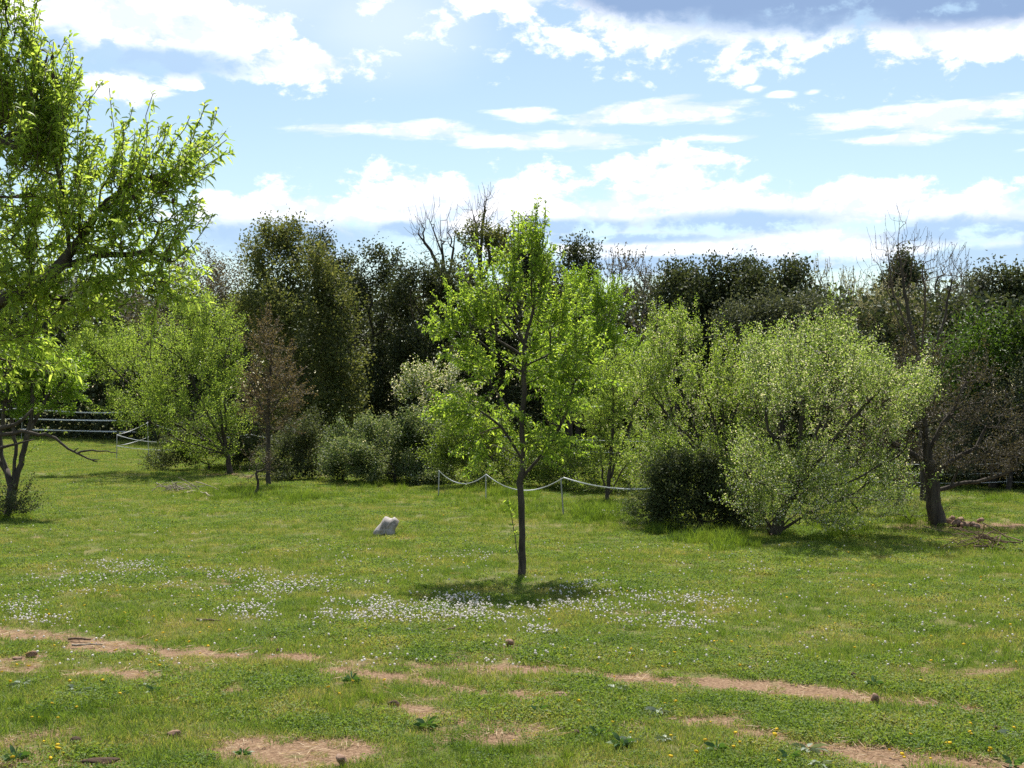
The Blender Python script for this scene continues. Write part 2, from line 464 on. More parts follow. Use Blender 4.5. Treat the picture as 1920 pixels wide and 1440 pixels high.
    # leaves along thin wood
    def spread_leaves(count, thr, shoot_w=2.0):
        e = np.arange(1, n); e = e[tips[e] <= thr]
        if len(e) == 0: e = np.arange(1, n)
        ln = np.linalg.norm(X0[e] - X0[parent[e]], axis=1) * np.where(e >= cnt, shoot_w, 1.0)
        pick = rng.choice(e, count, p=ln / ln.sum())
        t = rng.random((count, 1))
        P = X0[parent[pick]] * (1 - t) + X0[pick] * t
        ed = nrm(X0[pick] - X0[parent[pick]])
        return P, ed
    if nleaf:
        P_, ed = spread_leaves(nleaf, leaf_n)
        if spread: P_ = P_ + rng.normal(0, spread, P_.shape)
        D_ = ed * 0.6 + rng.normal(0, 0.65, P_.shape) + np.array([0, 0, 0.12])
        Lg = size[0] * (0.6 + 0.7 * rng.random(nleaf)); Wd = size[1] * (0.7 + 0.5 * rng.random(nleaf))
        if singles:
            far = np.argsort(-(P_[:, 0] + 0.25 * P_[:, 2]))[:singles * 6]
            sel = rng.choice(far, singles, replace=False); keep = np.ones(nleaf, bool); keep[sel] = False
            for k in sel:
                V, F, Rr = leaves_mesh(P_[k:k + 1], D_[k:k + 1], Lg[k:k + 1] * 1.1, Wd[k:k + 1] * 1.1, lkind, 0.2, droop)
                lo = mk('leaf', V - P_[k], F, LM[leaf], root, attrs={'rnd': Rr}); lo.location = P_[k]
            P_, D_, Lg, Wd = P_[keep], D_[keep], Lg[keep], Wd[keep]
        V, F, Rr = leaves_mesh(P_, D_, Lg, Wd, lkind, 0.2, droop)
        cr = mk('crown', V, F, LM[leaf], root, attrs={'rnd': Rr}); cr['kind'] = 'stuff'
    for ex in (extra or []):
        nm, mt, cntx, sz, spr, thr = ex[:6]
        P_, ed = spread_leaves(cntx, thr, 1.0 if len(ex) < 7 else ex[6])
        if len(ex) > 7:
            m = ex[7](P_ + b); P_, ed = P_[m], ed[m]
        P_ = P_ + rng.normal(0, spr, P_.shape)
        V, F, Rr = leaves_mesh(P_, ed * 0.3 + rng.normal(0, 0.7, P_.shape), np.full(len(P_), sz[0]) * (0.6 + 0.7 * rng.random(len(P_))), np.full(len(P_), sz[1]), 'diamond', 0.3, 0.2)
        bl = mk(nm, V, F, LM[mt], root, attrs={'rnd': Rr}); bl['kind'] = 'stuff'
    return root

# ------------------------------------------------------------------ ground
# bare earth: worn strips and patches, (px, py) polylines in the photograph with half width in m
BARE = [([(-40, 1186), (80, 1196), (180, 1203), (270, 1213), (370, 1222), (460, 1230), (570, 1232)], 0.16, 1.0),
        ([(200, 1262), (290, 1270)], 0.16, 0.9), ([(420, 1292), (460, 1296)], 0.1, 0.7),
        ([(640, 1254), (720, 1268), (790, 1280), (850, 1292), (890, 1300)], 0.13, 0.85), ([(770, 1325), (840, 1352), (930, 1368)], 0.12, 0.75),
        ([(900, 1256), (1000, 1255), (1060, 1262), (1120, 1270), (1180, 1276)], 0.12, 1.0), ([(570, 1234), (650, 1242), (760, 1248), (900, 1254)], 0.09, 0.6), ([(1170, 1275), (1290, 1272), (1370, 1282), (1480, 1288), (1570, 1298), (1640, 1306), (1700, 1312)], 0.17, 1.0),
        ([(1730, 1312), (1800, 1325), (1860, 1330), (1940, 1334)], 0.13, 0.9), ([(985, 1309), (1060, 1307)], 0.10, 0.9),
        ([(470, 1400), (560, 1396), (640, 1408)], 0.2, 0.95), ([(520, 1425), (600, 1432)], 0.14, 0.8),
        ([(1560, 1396), (1650, 1408), (1760, 1415), (1850, 1430), (1960, 1445)], 0.17, 1.0), ([(1640, 1428), (1720, 1440)], 0.16, 0.8),
        ([(1280, 1352), (1360, 1356)], 0.13, 0.85), ([(1400, 1374), (1450, 1380)], 0.12, 0.85), ([(1218, 1358), (1260, 1350)], 0.1, 0.6),
        ([(30, 1385), (130, 1376)], 0.14, 0.6), ([(0, 1440), (160, 1438)], 0.2, 0.7), ([(0, 1235), (60, 1262)], 0.14, 0.6),
        ([(1720, 1255), (1800, 1258), (1900, 1252)], 0.12, 0.55), ([(1800, 985), (1960, 992)], 0.7, 0.75), ([(1560, 990), (1700, 990)], 0.5, 0.4), ([(420, 890), (470, 893)], 0.5, 0.7),
        ([(610, 895), (600, 880)], 0.4, 0.4)]
BARE += [([(px - 2, py + 1), (px + 2, py + 1)], w_, 0.85) for px, py, w_ in ((955, 1213, .09), (58, 1229, .08), (33, 1236, .07), (640, 1437, .07), (738, 1325, .09), (326, 1382, .08), (1870, 1369, .06), (1601, 1270, .05), (190, 1436, .12), (1080, 1382, .08),
          (142, 1396, .08), (842, 1190, .06), (148, 1198, .10), (390, 1163, .08), (1180, 1367, .06))]
def bare_mask(x, y):
    m = np.zeros(np.shape(x))
    wob = fbm(x * 1.3, y * 1.3, 21, 4) - 0.5
    fine = fbm(x * 6, y * 6, 31, 3) - 0.5
    for line, hw, amt in BARE:
        q = [((px - 960) / FPX * gd(py), gd(py)) for px, py in line]
        for (ax, ay), (bx, by) in zip(q[:-1], q[1:]):
            ux, uy = bx - ax, by - ay
            t = np.clip(((x - ax) * ux + (y - ay) * uy) / (ux * ux + uy * uy), 0, 1)
            dd = np.hypot(x - ax - t * ux, (y - ay - t * uy))
            w = hw * (1.2 + 1.2 * wob)
            m = np.maximum(m, amt * np.clip(1.25 - dd / np.maximum(w, 0.03) * 0.75 + fine * 1.5, 0, 1))
    g = fbm(x * 0.55, y * 0.55, 41, 5)
    near = np.clip((20 - y) / 8, 0.15, 1)
    m = np.maximum(m, np.clip((g - 0.66) * 5 + fine * 0.9, 0, 0.55) * near)
    sp = fbm(x * 3.2, y * 3.2, 83, 4); lo = fbm(x * 0.4, y * 0.4, 87, 3)
    m = np.maximum(m, np.clip((sp - 0.70 + 0.25 * (lo - 0.5)) * 6, 0, 0.5) * np.clip((45 - y) / 20, 0, 1))
    return m

def axis(lo, hi, fine_lo, fine_hi, st, grow):
    a = list(np.arange(fine_lo, fine_hi + 1e-6, st))
    s = st
    while a[-1] < hi: s *= grow; a.append(a[-1] + s)
    s = st; pre = []
    v = a[0]
    while v > lo: s *= grow; v -= s; pre.append(v)
    return np.array(pre[::-1] + a)
def ground():
    xs = axis(-2500, 2500, -5.0, 5.0, 0.09, 1.08); ys = axis(-300, 5000, 6.6, 13.5, 0.08, 1.06)
    Xg, Yg = np.meshgrid(xs, ys)
    Z = gz(Xg, Yg) * np.clip(1 - np.hypot(Xg, Yg) / 400, 0, 1)
    bm = bare_mask(Xg, Yg)
    Z = Z - 0.012 * bm + (fbm(Xg * 9, Yg * 9, 61, 3) - 0.5) * 0.02 * (np.abs(Xg) < 12)
    V = np.stack([Xg, Yg, Z], -1).reshape(-1, 3)
    nx, ny = len(xs), len(ys)
    i = (np.arange(ny - 1)[:, None] * nx + np.arange(nx - 1)[None]).ravel()
    F = np.stack([i, i + 1, i + nx + 1, i + nx], -1)
    m, N, L = newmat('meadow soil and thatch')
    tc = N('ShaderNodeTexCoord')
    def nz(s, det=6):
        n = N('ShaderNodeTexNoise'); L(tc.outputs['Object'], n.inputs['Vector']); n.inputs['Scale'].default_value = s; n.inputs['Detail'].default_value = det
        n.inputs['Roughness'].default_value = 0.65
        return n.outputs['Fac']
    fine, mid, big = nz(38, 5), nz(5, 6), nz(0.35, 5)
    soil = ramp(N, L, fine, [(0.28, (0.085, 0.048, 0.028)), (0.5, (0.20, 0.125, 0.075)), (0.7, (0.32, 0.225, 0.145))])
    thatch = ramp(N, L, fine, [(0.3, (0.055, 0.062, 0.024)), (0.5, (0.115, 0.12, 0.045)), (0.72, (0.20, 0.18, 0.085))])
    dry = ramp(N, L, big, [(0.35, (0.9, 1.0, 0.85)), (0.65, (1.25, 1.12, 0.95))])
    th = N('ShaderNodeMix'); th.data_type = 'RGBA'; th.blend_type = 'MULTIPLY'; th.inputs[0].default_value = 1; L(thatch, th.inputs[6]); L(dry, th.inputs[7])
    at = N('ShaderNodeAttribute'); at.attribute_name = 'bare'
    ad = N('ShaderNodeMath'); ad.operation = 'ADD'; L(at.outputs['Fac'], ad.inputs[0])
    s2 = N('ShaderNodeMapRange'); L(mid, s2.inputs[0]); s2.inputs[1].default_value = 0.3; s2.inputs[2].default_value = 0.7; s2.inputs[3].default_value = -0.25; s2.inputs[4].default_value = 0.25
    L(s2.outputs[0], ad.inputs[1])
    st = N('ShaderNodeMapRange'); st.interpolation_type = 'SMOOTHSTEP'; L(ad.outputs[0], st.inputs[0]); st.inputs[1].default_value = 0.2; st.inputs[2].default_value = 0.6
    mx = N('ShaderNodeMix'); mx.data_type = 'RGBA'; L(st.outputs[0], mx.inputs[0]); L(th.outputs[2], mx.inputs[6]); L(soil, mx.inputs[7])
    p = N('ShaderNodeBsdfPrincipled'); L(mx.outputs[2], p.inputs['Base Color']); p.inputs['Roughness'].default_value = 0.95; p.inputs['Specular IOR Level'].default_value = 0.15
    bp = N('ShaderNodeBump'); bp.inputs['Strength'].default_value = 0.8; bp.inputs['Distance'].default_value = 0.03; L(fine, bp.inputs['Height']); L(bp.outputs[0], p.inputs['Normal'])
    o = N('ShaderNodeOutputMaterial'); L(p.outputs[0], o.inputs[0])
    g = mk('ground', V, F, m, smooth=True, attrs={'bare': bm.ravel()})
    tag(g, kind='structure')
ground()

# ------------------------------------------------------------------ scattered ground cover (geometry nodes)
def scatter(name, P, rot, scl, idx, sources, label, cat):
    me = bpy.data.meshes.new(name); me.vertices.add(len(P)); me.vertices.foreach_set('co', np.asarray(P, np.float32).ravel())
    a = me.attributes.new('rot', 'FLOAT_VECTOR', 'POINT'); a.data.foreach_set('vector', np.asarray(rot, np.float32).ravel())
    a = me.attributes.new('scl', 'FLOAT', 'POINT'); a.data.foreach_set('value', np.asarray(scl, np.float32))
    a = me.attributes.new('idx', 'INT', 'POINT'); a.data.foreach_set('value', np.asarray(idx, np.int32))
    o = bpy.data.objects.new(name, me); COL.objects.link(o)
    c = bpy.data.collections.new(name + ' sources')
    for k, s in enumerate(sources):
        so = bpy.data.objects.new('%s source %02d' % (name, k), s); c.objects.link(so)
    nt = bpy.data.node_groups.new(name + ' scatter', 'GeometryNodeTree')
    nt.interface.new_socket('Geometry', in_out='INPUT', socket_type='NodeSocketGeometry')
    nt.interface.new_socket('Geometry', in_out='OUTPUT', socket_type='NodeSocketGeometry')
    N, L = nt.nodes.new, nt.links.new
    gi, go = N('NodeGroupInput'), N('NodeGroupOutput')
    ci = N('GeometryNodeCollectionInfo'); ci.inputs['Collection'].default_value = c; ci.inputs['Separate Children'].default_value = True; ci.inputs['Reset Children'].default_value = True
    ip = N('GeometryNodeInstanceOnPoints'); ip.inputs['Pick Instance'].default_value = True
    def na(nm, ty):
        n = N('GeometryNodeInputNamedAttribute'); n.data_type = ty; n.inputs['Name'].default_value = nm
        return [s for s in n.outputs if s.enabled and s.name == 'Attribute'][0]
    L(gi.outputs[0], ip.inputs['Points']); L(ci.outputs[0], ip.inputs['Instance']); L(na('idx', 'INT'), ip.inputs['Instance Index'])
    L(na('rot', 'FLOAT_VECTOR'), ip.inputs['Rotation']); L(na('scl', 'FLOAT'), ip.inputs['Scale'])
    L(ip.outputs[0], go.inputs[0])
    md = o.modifiers.new('scatter', 'NODES'); md.node_group = nt
    tag(o, label, cat, kind='stuff')
    return o
def src_mesh(name, V, F, mat, R):
    o = mk(name, V, F, mat, attrs={'rnd': R}); me = o.data; bpy.data.objects.remove(o)
    return me
def grass_mat(name, stops, mix=0.42):
    m, N, L = newmat(name)
    at = N('ShaderNodeAttribute'); at.attribute_name = 'rnd'
    oi = N('ShaderNodeObjectInfo')
    geo = N('ShaderNodeNewGeometry')
    n = N('ShaderNodeTexNoise'); L(geo.outputs['Position'], n.inputs['Vector']); n.inputs['Scale'].default_value = 1.1; n.inputs['Detail'].default_value = 8; n.inputs['Roughness'].default_value = 0.62
    a = N('ShaderNodeMath'); a.operation = 'MULTIPLY_ADD'; L(at.outputs['Fac'], a.inputs[0]); a.inputs[1].default_value = 0.55
    b = N('ShaderNodeMath'); b.operation = 'MULTIPLY_ADD'; L(n.outputs['Fac'], b.inputs[0]); b.inputs[1].default_value = 1.7; b.inputs[2].default_value = -0.72
    r = N('ShaderNodeMath'); r.operation = 'MULTIPLY_ADD'; L(oi.outputs['Random'], r.inputs[0]); r.inputs[1].default_value = 0.3; L(b.outputs[0], r.inputs[2])
    L(r.outputs[0], a.inputs[2])
    c = ramp(N, L, a.outputs[0], stops)
    p = N('ShaderNodeBsdfPrincipled'); L(c, p.inputs['Base Color']); p.inputs['Roughness'].default_value = 0.6; p.inputs['Specular IOR Level'].default_value = 0.2
    t = N('ShaderNodeBsdfTranslucent'); g = N('ShaderNodeMix'); g.data_type = 'RGBA'; g.blend_type = 'MULTIPLY'; g.inputs[0].default_value = 1
    L(c, g.inputs[6]); g.inputs[7].default_value = (1.85, 1.75, 0.8, 1); L(g.outputs[2], t.inputs['Color'])
    x = N('ShaderNodeMixShader'); x.inputs[0].default_value = mix; L(p.outputs[0], x.inputs[1]); L(t.outputs[0], x.inputs[2])
    o = N('ShaderNodeOutputMaterial'); L(x.outputs[0], o.inputs[0])
    return m
GRASS = grass_mat('grass blades', [(0.0, (0.060, 0.115, 0.024)), (0.3, (0.106, 0.172, 0.036)), (0.6, (0.150, 0.208, 0.048)), (0.82, (0.22, 0.225, 0.08)), (1.0, (0.29, 0.255, 0.125))])
TALLG = grass_mat('tall grass blades', [(0.0, (0.05, 0.09, 0.014)), (0.5, (0.09, 0.15, 0.022)), (1.0, (0.15, 0.20, 0.04))], 0.5)
STRAWM = grass_mat('dry straw', [(0.0, (0.24, 0.16, 0.09)), (0.5, (0.38, 0.28, 0.17)), (1.0, (0.56, 0.46, 0.31))], 0.2)

def blades(n, rad, h, w, tilt=0.7, hv=0.5, bend=0.5):
    a = rng.random(n) * 2 * pi; r = rad * np.sqrt(rng.random(n))
    B = np.stack([r * np.cos(a), r * np.sin(a), np.full(n, -0.006)], -1)
    f = rng.random(n) * 2 * pi; tl = rng.random(n) * tilt
    D = np.stack([np.cos(f) * np.sin(tl), np.sin(f) * np.sin(tl), np.cos(tl)], -1)
    D2 = nrm(D + np.stack([np.cos(f), np.sin(f), np.full(n, -0.5)], -1) * bend * rng.random((n, 1)))
    H = (h * (1 - hv + 2 * hv * rng.random(n)))[:, None]
    s = rng.random(n) * 2 * pi
    S = np.stack([np.cos(s), np.sin(s), np.zeros(n)], -1) * (w * (0.6 + 0.8 * rng.random(n)))[:, None] / 2
    M = B + D * H * 0.55; T = M + D2 * H * 0.45
    V = np.stack([B - S, B + S, M + S * 0.8, M - S * 0.8, T], 1).reshape(-1, 3)
    i = np.arange(n)[:, None] * 5
    F = np.concatenate([i + [[0, 1, 2]], i + [[0, 2, 3]], i + [[3, 2, 4]]])
    return V, F, np.repeat(rng.random(n), 5)
def wedge_points(n, d0, d1, pw, half=0.50):
    """points on the meadow in view (and a margin), thinning out with distance as d**-pw"""
    t = rng.random(n); k = 2 - pw
    d = (d0 ** k + t * (d1 ** k - d0 ** k)) ** (1 / k)
    w = half * d + 3.5
    keep = rng.random(n) < w / (half * d) / (1 + 3.5 / (half * d0))
    d = d[keep]; w = w[keep]
    return (rng.random(len(d)) * 2 - 1) * w, d
def tall_mask(x, y):
    """rank grass along the fence and round the bushes"""
    m = np.zeros(len(x))
    for (px, py, rx, ry, a) in [(700, 925, 130, 35, 0.5), (930, 945, 130, 40, 1.0), (1120, 965, 130, 32, 1.0), (450, 930, 130, 25, 0.6), (560, 935, 60, 25, 0.6), (1330, 1020, 120, 25, 0.9),
                                (1560, 1000, 110, 30, 0.7), (1850, 940, 130, 14, 0.5), (1700, 985, 80, 25, 0.7), (20, 970, 60, 18, 0.6), (1840, 1025, 70, 14, 0.5), (420, 880, 60, 12, .6), (1250, 990, 60, 30, .9)]:
        u = x / y * FPX + 960; v = FPX * EYE / y + HOR
        m = np.maximum(m, a * np.clip(1.3 * (1 - np.hypot((u - px) / rx, (v - py) / ry)), 0, 1))
    m = m * np.clip(fbm(x * 1.2, y * 1.2, 55, 4) * 3.4 - 1.0, 0.12, 1)
    return m
def build_grass():
    global rng
    rng = np.random.default_rng(5)
    src = [src_mesh('turf', *(lambda q: (q[0], q[1], GRASS, q[2]))(blades(130, 0.13, 0.040, 0.0040, 1.15, 0.55, 0.9))) for _ in range(4)]
    # turf with more clover: broad small leaves near the ground
    for _ in range(3):
        V, F, R = blades(60, 0.13, 0.05, 0.005, 1.0, 0.5, 0.8)
        n = 70; a = rng.random(n) * 2 * pi; r = 0.13 * np.sqrt(rng.random(n))
        P_ = np.stack([r * np.cos(a), r * np.sin(a), 0.012 + 0.02 * rng.random(n)], -1)
        V2, F2, R2 = leaves_mesh(P_, np.stack([np.cos(a * 7), np.sin(a * 7), 0.25 + 0 * a], -1), np.full(n, 0.018), np.full(n, 0.015))
        src.append(src_mesh('clover turf', np.concatenate([V, V2]), np.concatenate([F, F2 + len(V)]), GRASS, np.concatenate([R, R2 * 0.6])))
    x, y = wedge_points(175000, 5.0, 90, 1.45)
    n = len(x); bm = bare_mask(x, y)
    keep = rng.random(n) > np.clip(bm * 1.45 - 0.12, 0, 0.97)
    x, y, bm = x[keep], y[keep], bm[keep]
    n = len(x)
    P_ = np.stack([x, y, gz(x, y)], -1)
    patch = fbm(x * 0.8, y * 0.8, 77, 4)
    scl = (0.75 + 0.5 * rng.random(n)) * (0.65 + 0.75 * patch) * (1 - 0.4 * bm) * np.clip(1 + (y - 12) / 60, 1, 1.7)
    idx = np.where(fbm(x * 1.1, y * 1.1, 91, 3) + rng.normal(0, 0.1, n) > 0.57, rng.integers(4, 7, n), rng.integers(0, 4, n))
    rot = np.stack([rng.normal(0, 0.06, n), rng.normal(0, 0.06, n), rng.random(n) * 6.28], -1)
    scatter('grass', P_, rot, scl, idx, src, 'short grazed meadow grass covering the whole field', 'grass')
    # rank grass
    src = [src_mesh('rank tuft', *(lambda q: (q[0], q[1], TALLG, q[2]))(blades(60, 0.12, 0.22, 0.007, 0.6, 0.6, 1.0))) for _ in range(4)]
    x, y = wedge_points(80000, 16, 45, 1.0)
    tm = tall_mask(x, y)
    keep = rng.random(len(x)) < tm * 0.8
    x, y, tm = x[keep], y[keep], tm[keep]
    x2, y2 = wedge_points(20000, 5.2, 30, 1.0)
    k2 = (fbm(x2 * 1.6, y2 * 1.6, 66, 4) > 0.56) & (bare_mask(x2, y2) < 0.3)
    x, y, tm = np.concatenate([x, x2[k2]]), np.concatenate([y, y2[k2]]), np.concatenate([tm, np.full(k2.sum(), -0.22)]); n = len(x)
    scatter('tall_grass', np.stack([x, y, gz(x, y)], -1), np.stack([rng.normal(0, 0.1, n), rng.normal(0, 0.1, n), rng.random(n) * 6.28], -1),
            (0.45 + 0.7 * rng.random(n)) * (0.5 + 0.6 * tm), rng.integers(0, 4, n), src, 'lush taller grass along the tape fence and under the bushes', 'grass')
    # straw and dead stalks on the worn earth
    src = []
    for _ in range(4):
        k = 14; a = rng.random(k) * 2 * pi; r = 0.10 * np.sqrt(rng.random(k))
        P_ = np.stack([r * np.cos(a), r * np.sin(a), 0.004 + 0.014 * rng.random(k)], -1); f = rng.random(k) * 6.28
        V, F, R = leaves_mesh(P_, np.stack([np.cos(f), np.sin(f), rng.normal(0.05, 0.15, k)], -1), 0.04 + 0.09 * rng.random(k), np.full(k, 0.0045), 'diamond', 0.1, 0.0)
        src.append(src_mesh('straw', V, F, STRAWM, R))
    x, y = wedge_points(120000, 5.2, 22, 1.2)
    bm = bare_mask(x, y)
    keep = rng.random(len(x)) < np.clip(bm * 0.75, 0.03, 1) * 0.12
    x, y = x[keep], y[keep]; n = len(x)
    scatter('dry_straw', np.stack([x, y, gz(x, y)], -1), np.stack([0 * x, 0 * x, rng.random(n) * 6.28], -1), 0.6 + 0.7 * rng.random(n), rng.integers(0, 4, n), src,
            'pale dry straw lying over the worn bare earth', 'straw')
build_grass()

def ico(r, sub=1):
    import bmesh
    bm = bmesh.new(); bmesh.ops.create_icosphere(bm, subdivisions=sub, radius=r)
    V = np.array([v.co[:] for v in bm.verts]); F = np.array([[v.index for v in f.verts] for f in bm.faces]); bm.free()
    return V, F
def plain_mat(name, col, rough=0.7, trans=0.0):
    m, N, L = newmat(name)
    at = N('ShaderNodeAttribute'); at.attribute_name = 'rnd'
    c = ramp(N, L, at.outputs['Fac'], [(0.0, tuple(k * 0.72 for k in col)), (1.0, col)])
    p = N('ShaderNodeBsdfPrincipled'); L(c, p.inputs['Base Color']); p.inputs['Roughness'].default_value = rough; p.inputs['Specular IOR Level'].default_value = 0.2
    t = N('ShaderNodeBsdfTranslucent'); L(c, t.inputs[0]); x = N('ShaderNodeMixShader'); x.inputs[0].default_value = trans; L(p.outputs[0], x.inputs[1]); L(t.outputs[0], x.inputs[2])
    o = N('ShaderNodeOutputMaterial'); L(x.outputs[0], o.inputs[0])
    return m
WHITE = plain_mat('clover petals', (0.86, 0.81, 0.76), 0.7, 0.3)
YELLOW = plain_mat('dandelion petals', (0.80, 0.56, 0.02), 0.7, 0.3)
# (px, py, rx, ry, share) of the flower drifts
DRIFT = [(230, 1068, 70, 9, 80), (420, 1098, 190, 24, 260), (560, 1112, 70, 24, 150), (800, 1150, 130, 26, 420), (900, 1140, 110, 20, 150), (1040, 1190, 70, 9, 90), (1110, 1138, 100, 13, 170),
         (1120, 1102, 45, 8, 60), (40, 1145, 40, 18, 60), (70, 1170, 70, 10, 50), (490, 1150, 90, 14, 130), (580, 1155, 80, 12, 110), (1230, 1128, 90, 14, 90), (1330, 1135, 80, 16, 80), (1300, 1182, 60, 12, 40),
         (1260, 1170, 30, 18, 25), (690, 1160, 60, 12, 90), (310, 1090, 120, 20, 90), (180, 1110, 100, 20, 50), (880, 1048, 90, 10, 40), (700, 1080, 150, 30, 60), (1000, 1150, 60, 20, 60), (1420, 1080, 70, 10, 25), (1180, 1165, 130, 24, 110), (1080, 1120, 90, 16, 90), (640, 1130, 80, 20, 110), (930, 1165, 80, 12, 90), (120, 1090, 110, 20, 60)]
def build_flowers():
    global rng
    rng = np.random.default_rng(17)
    def head(r, sub, mat, name, flat=0.8):
        V, F = ico(r, sub); V = V * (1 + rng.normal(0, 0.14, (len(V), 1))) * np.array([1, 1, flat]) + np.array([0, 0, 0.055])
        return src_mesh(name, V, F, mat, np.clip(0.55 + V[:, 2] * 0 + rng.normal(0, 0.3, len(V)), 0, 1))
    src = [head(0.0100, 1, WHITE, 'clover head') for _ in range(3)]
    U, Vv = [], []
    for px, py, rx, ry, c in DRIFT:
        c = int(c * 1.6)
        a = rng.random(c) * 6.28; r = np.sqrt(rng.random(c)) * (0.7 + 0.6 * rng.random(c))
        U.append(px + np.cos(a) * r * rx); Vv.append(py + np.sin(a) * r * ry)
    U.append(rng.random(1300) * 2000 - 40); Vv.append(1020 + 240 * rng.random(1300) ** 1.1)
    U.append(rng.random(160) * 420 - 20); Vv.append(880 + 130 * rng.random(160))
    U, Vv = np.concatenate(U), np.concatenate(Vv)
    y = FPX * EYE / (Vv - HOR); x = (U - 960) / FPX * y
    keep = (fbm(x * 1.8, y * 1.8, 14, 3) > 0.40); x, y = x[keep], y[keep]; n = len(x)
    scatter('clover_flowers', np.stack([x, y, gz(x, y) - 0.02 + rng.random(n) * 0.03], -1), np.stack([rng.normal(0, 0.3, n), rng.normal(0, 0.3, n), rng.random(n) * 6.28], -1),
            0.55 + 0.85 * rng.random(n), rng.integers(0, 3, n), src, 'drifts of small white clover heads across the grass around the young tree', 'flowers')
    src = [head(0.014, 1, YELLOW, 'dandelion head', 0.45) for _ in range(2)]
    n = 420
    U = rng.random(n) * 2000 - 40; Vv = 950 + 490 * rng.random(n)
    y = FPX * EYE / (Vv - HOR); x = (U - 960) / FPX * y
    keep = (fbm(x * 0.9, y * 0.9, 44, 3) > 0.47); x, y = x[keep], y[keep]; n = len(x)
    scatter('dandelions', np.stack([x, y, gz(x, y) - 0.01], -1), np.stack([rng.normal(0, 0.3, n), rng.normal(0, 0.3, n), rng.random(n) * 6.28], -1),
            0.7 + 0.6 * rng.random(n), rng.integers(0, 2, n), src, 'scattered yellow dandelion heads in the meadow', 'flowers')
build_flowers()

# ------------------------------------------------------------------ the wood at the back
OAKS = 'trees of the wood behind the meadow'
def oak(label, base, d, lobes, npts=130, nleaf=9000, leaf='oak', size=(0.13, 0.075), **k):
    a = dict(bf=0.3, shoot=(0.32, 0.4, 0.7), spread=0.19, R=0.14, rt=0.006, leaf_n=6, group=OAKS, limb_r=0.05, lkind='diamond', shell=0.38, sub=1)
    a.update(k)
    return tree('holm_oak', label, 'tree', base, lobes, d=d, npts=int(npts * 1.3), nleaf=int(nleaf * 1.75), leaf=leaf, size=size, **a)
def twiggy(label, base, d, lobes, npts=420, nleaf=1500, leaf='grey_leaf', size=(0.07, 0.04), name='bare_tree', **k):
    a = dict(bf=0.25, shoot=(0.5, 0.4, 0.7), R=0.12, rt=0.006, leaf_n=3, group=OAKS, limb_r=0.04, bark=BARK_GREY, twig=TWIG_GREY, shell=0.42, sub=1)
    a.update(k)
    return tree(name, label, 'tree', base, lobes, d=d, npts=npts, nleaf=nleaf, leaf=leaf, size=size, **a)

oak('dark evergreen behind the three white tapes at the far left', (150, 822), 76, [(130, 590, 0, 120, 150), (230, 640, -1, 80, 110), (40, 560, 1, 110, 140), (120, 740, -2, 170, 90), (-60, 640, 0, 110, 170)], 200, 15000, size=(0.2, 0.11))
oak('dark evergreen low behind the yellow green fruit tree', (330, 822), 72, [(300, 670, 0, 110, 120), (410, 650, -1, 90, 110), (340, 770, -2, 160, 60), (240, 600, 0, 70, 60)], 170, 10000, size=(0.2, 0.11))
twiggy('greyish twiggy tree left of the tall olive green oak', (380, 835), 64, [(365, 520, 0, 55, 70), (425, 535, -1, 50, 65), (350, 620, -1, 100, 90), (430, 640, -1, 60, 90)], 560, 15000, 'grey_leaf', (0.13, 0.075), spread=0.16)
oak('tall olive green oak with pointed tops beside the grey tree', (560, 880), 43, [(490, 500, 0, 38, 70), (530, 470, 0, 40, 55), (490, 620, 0, 60, 90), (570, 520, -0.5, 60, 70), (560, 640, -1.5, 80, 110), (625, 600, -0.5, 50, 70), (640, 700, -1, 48, 75), (560, 760, -1, 110, 80), (655, 760, -1, 30, 60)],
    300, 24000, 'oak_olive', (0.115, 0.07), spread=0.19, shoot=(0.5, 0.4, 1.0))
oak('rounded dark oak top rising behind the tall olive oak', (610, 850), 53, [(600, 490, 0, 48, 55), (640, 520, 0, 40, 60), (610, 620, 0, 80, 120)], 110, 9000)
oak('dark oak with a small tuft on top, right of the olive oak', (700, 845), 50, [(715, 510, 0, 45, 48), (690, 560, 0, 55, 60), (740, 590, -0.5, 60, 70), (700, 690, 0, 80, 130), (665, 630, -0.5, 50, 90), (650, 740, -0.5, 60, 90)], 190, 12000, 'oak')
oak('dark oak behind the white blossoming shrub', (800, 850), 48, [(790, 530, 0, 50, 50), (835, 560, 0, 40, 60), (770, 620, 0, 70, 90), (810, 720, 0, 90, 110)], 150, 12000, 'oak')
oak('dark oak behind the bright green sapling', (940, 850), 47, [(930, 600, 0, 90, 90), (900, 560, 0.5, 50, 60), (960, 720, -1, 110, 110), (1010, 620, 0, 60, 100)], 150, 12000, 'oak')
oak('open topped tree with thin leaves above the sapling crown', (905, 850), 50, [(905, 450, 0, 42, 52), (890, 520, 0, 50, 60), (930, 480, 0, 30, 50)], 110, 3200, 'oak_olive', (0.12, 0.07), spread=0.08)
oak('small dark oak head showing behind the sapling tip', (985, 850), 53, [(975, 460, 0, 40, 45), (990, 530, 0, 55, 60)], 90, 6500, 'oak_silver')
oak('round dark oak right of the sapling top', (1085, 852), 46, [(1085, 510, 0, 44, 52), (1055, 560, 0, 50, 60), (1100, 640, -1, 80, 110)], 120, 9000)
twiggy('grey brown twiggy tree between two dark oaks', (1180, 855), 45, [(1165, 530, 0, 42, 65), (1205, 545, 0, 40, 65), (1185, 640, 0, 75, 80)], 480, 5000, 'grey_leaf', (0.08, 0.045))
oak('narrow dark oak right of the grey twiggy tree', (1265, 858), 42, [(1262, 550, 0, 34, 60), (1265, 640, 0, 55, 90)], 100, 8000)
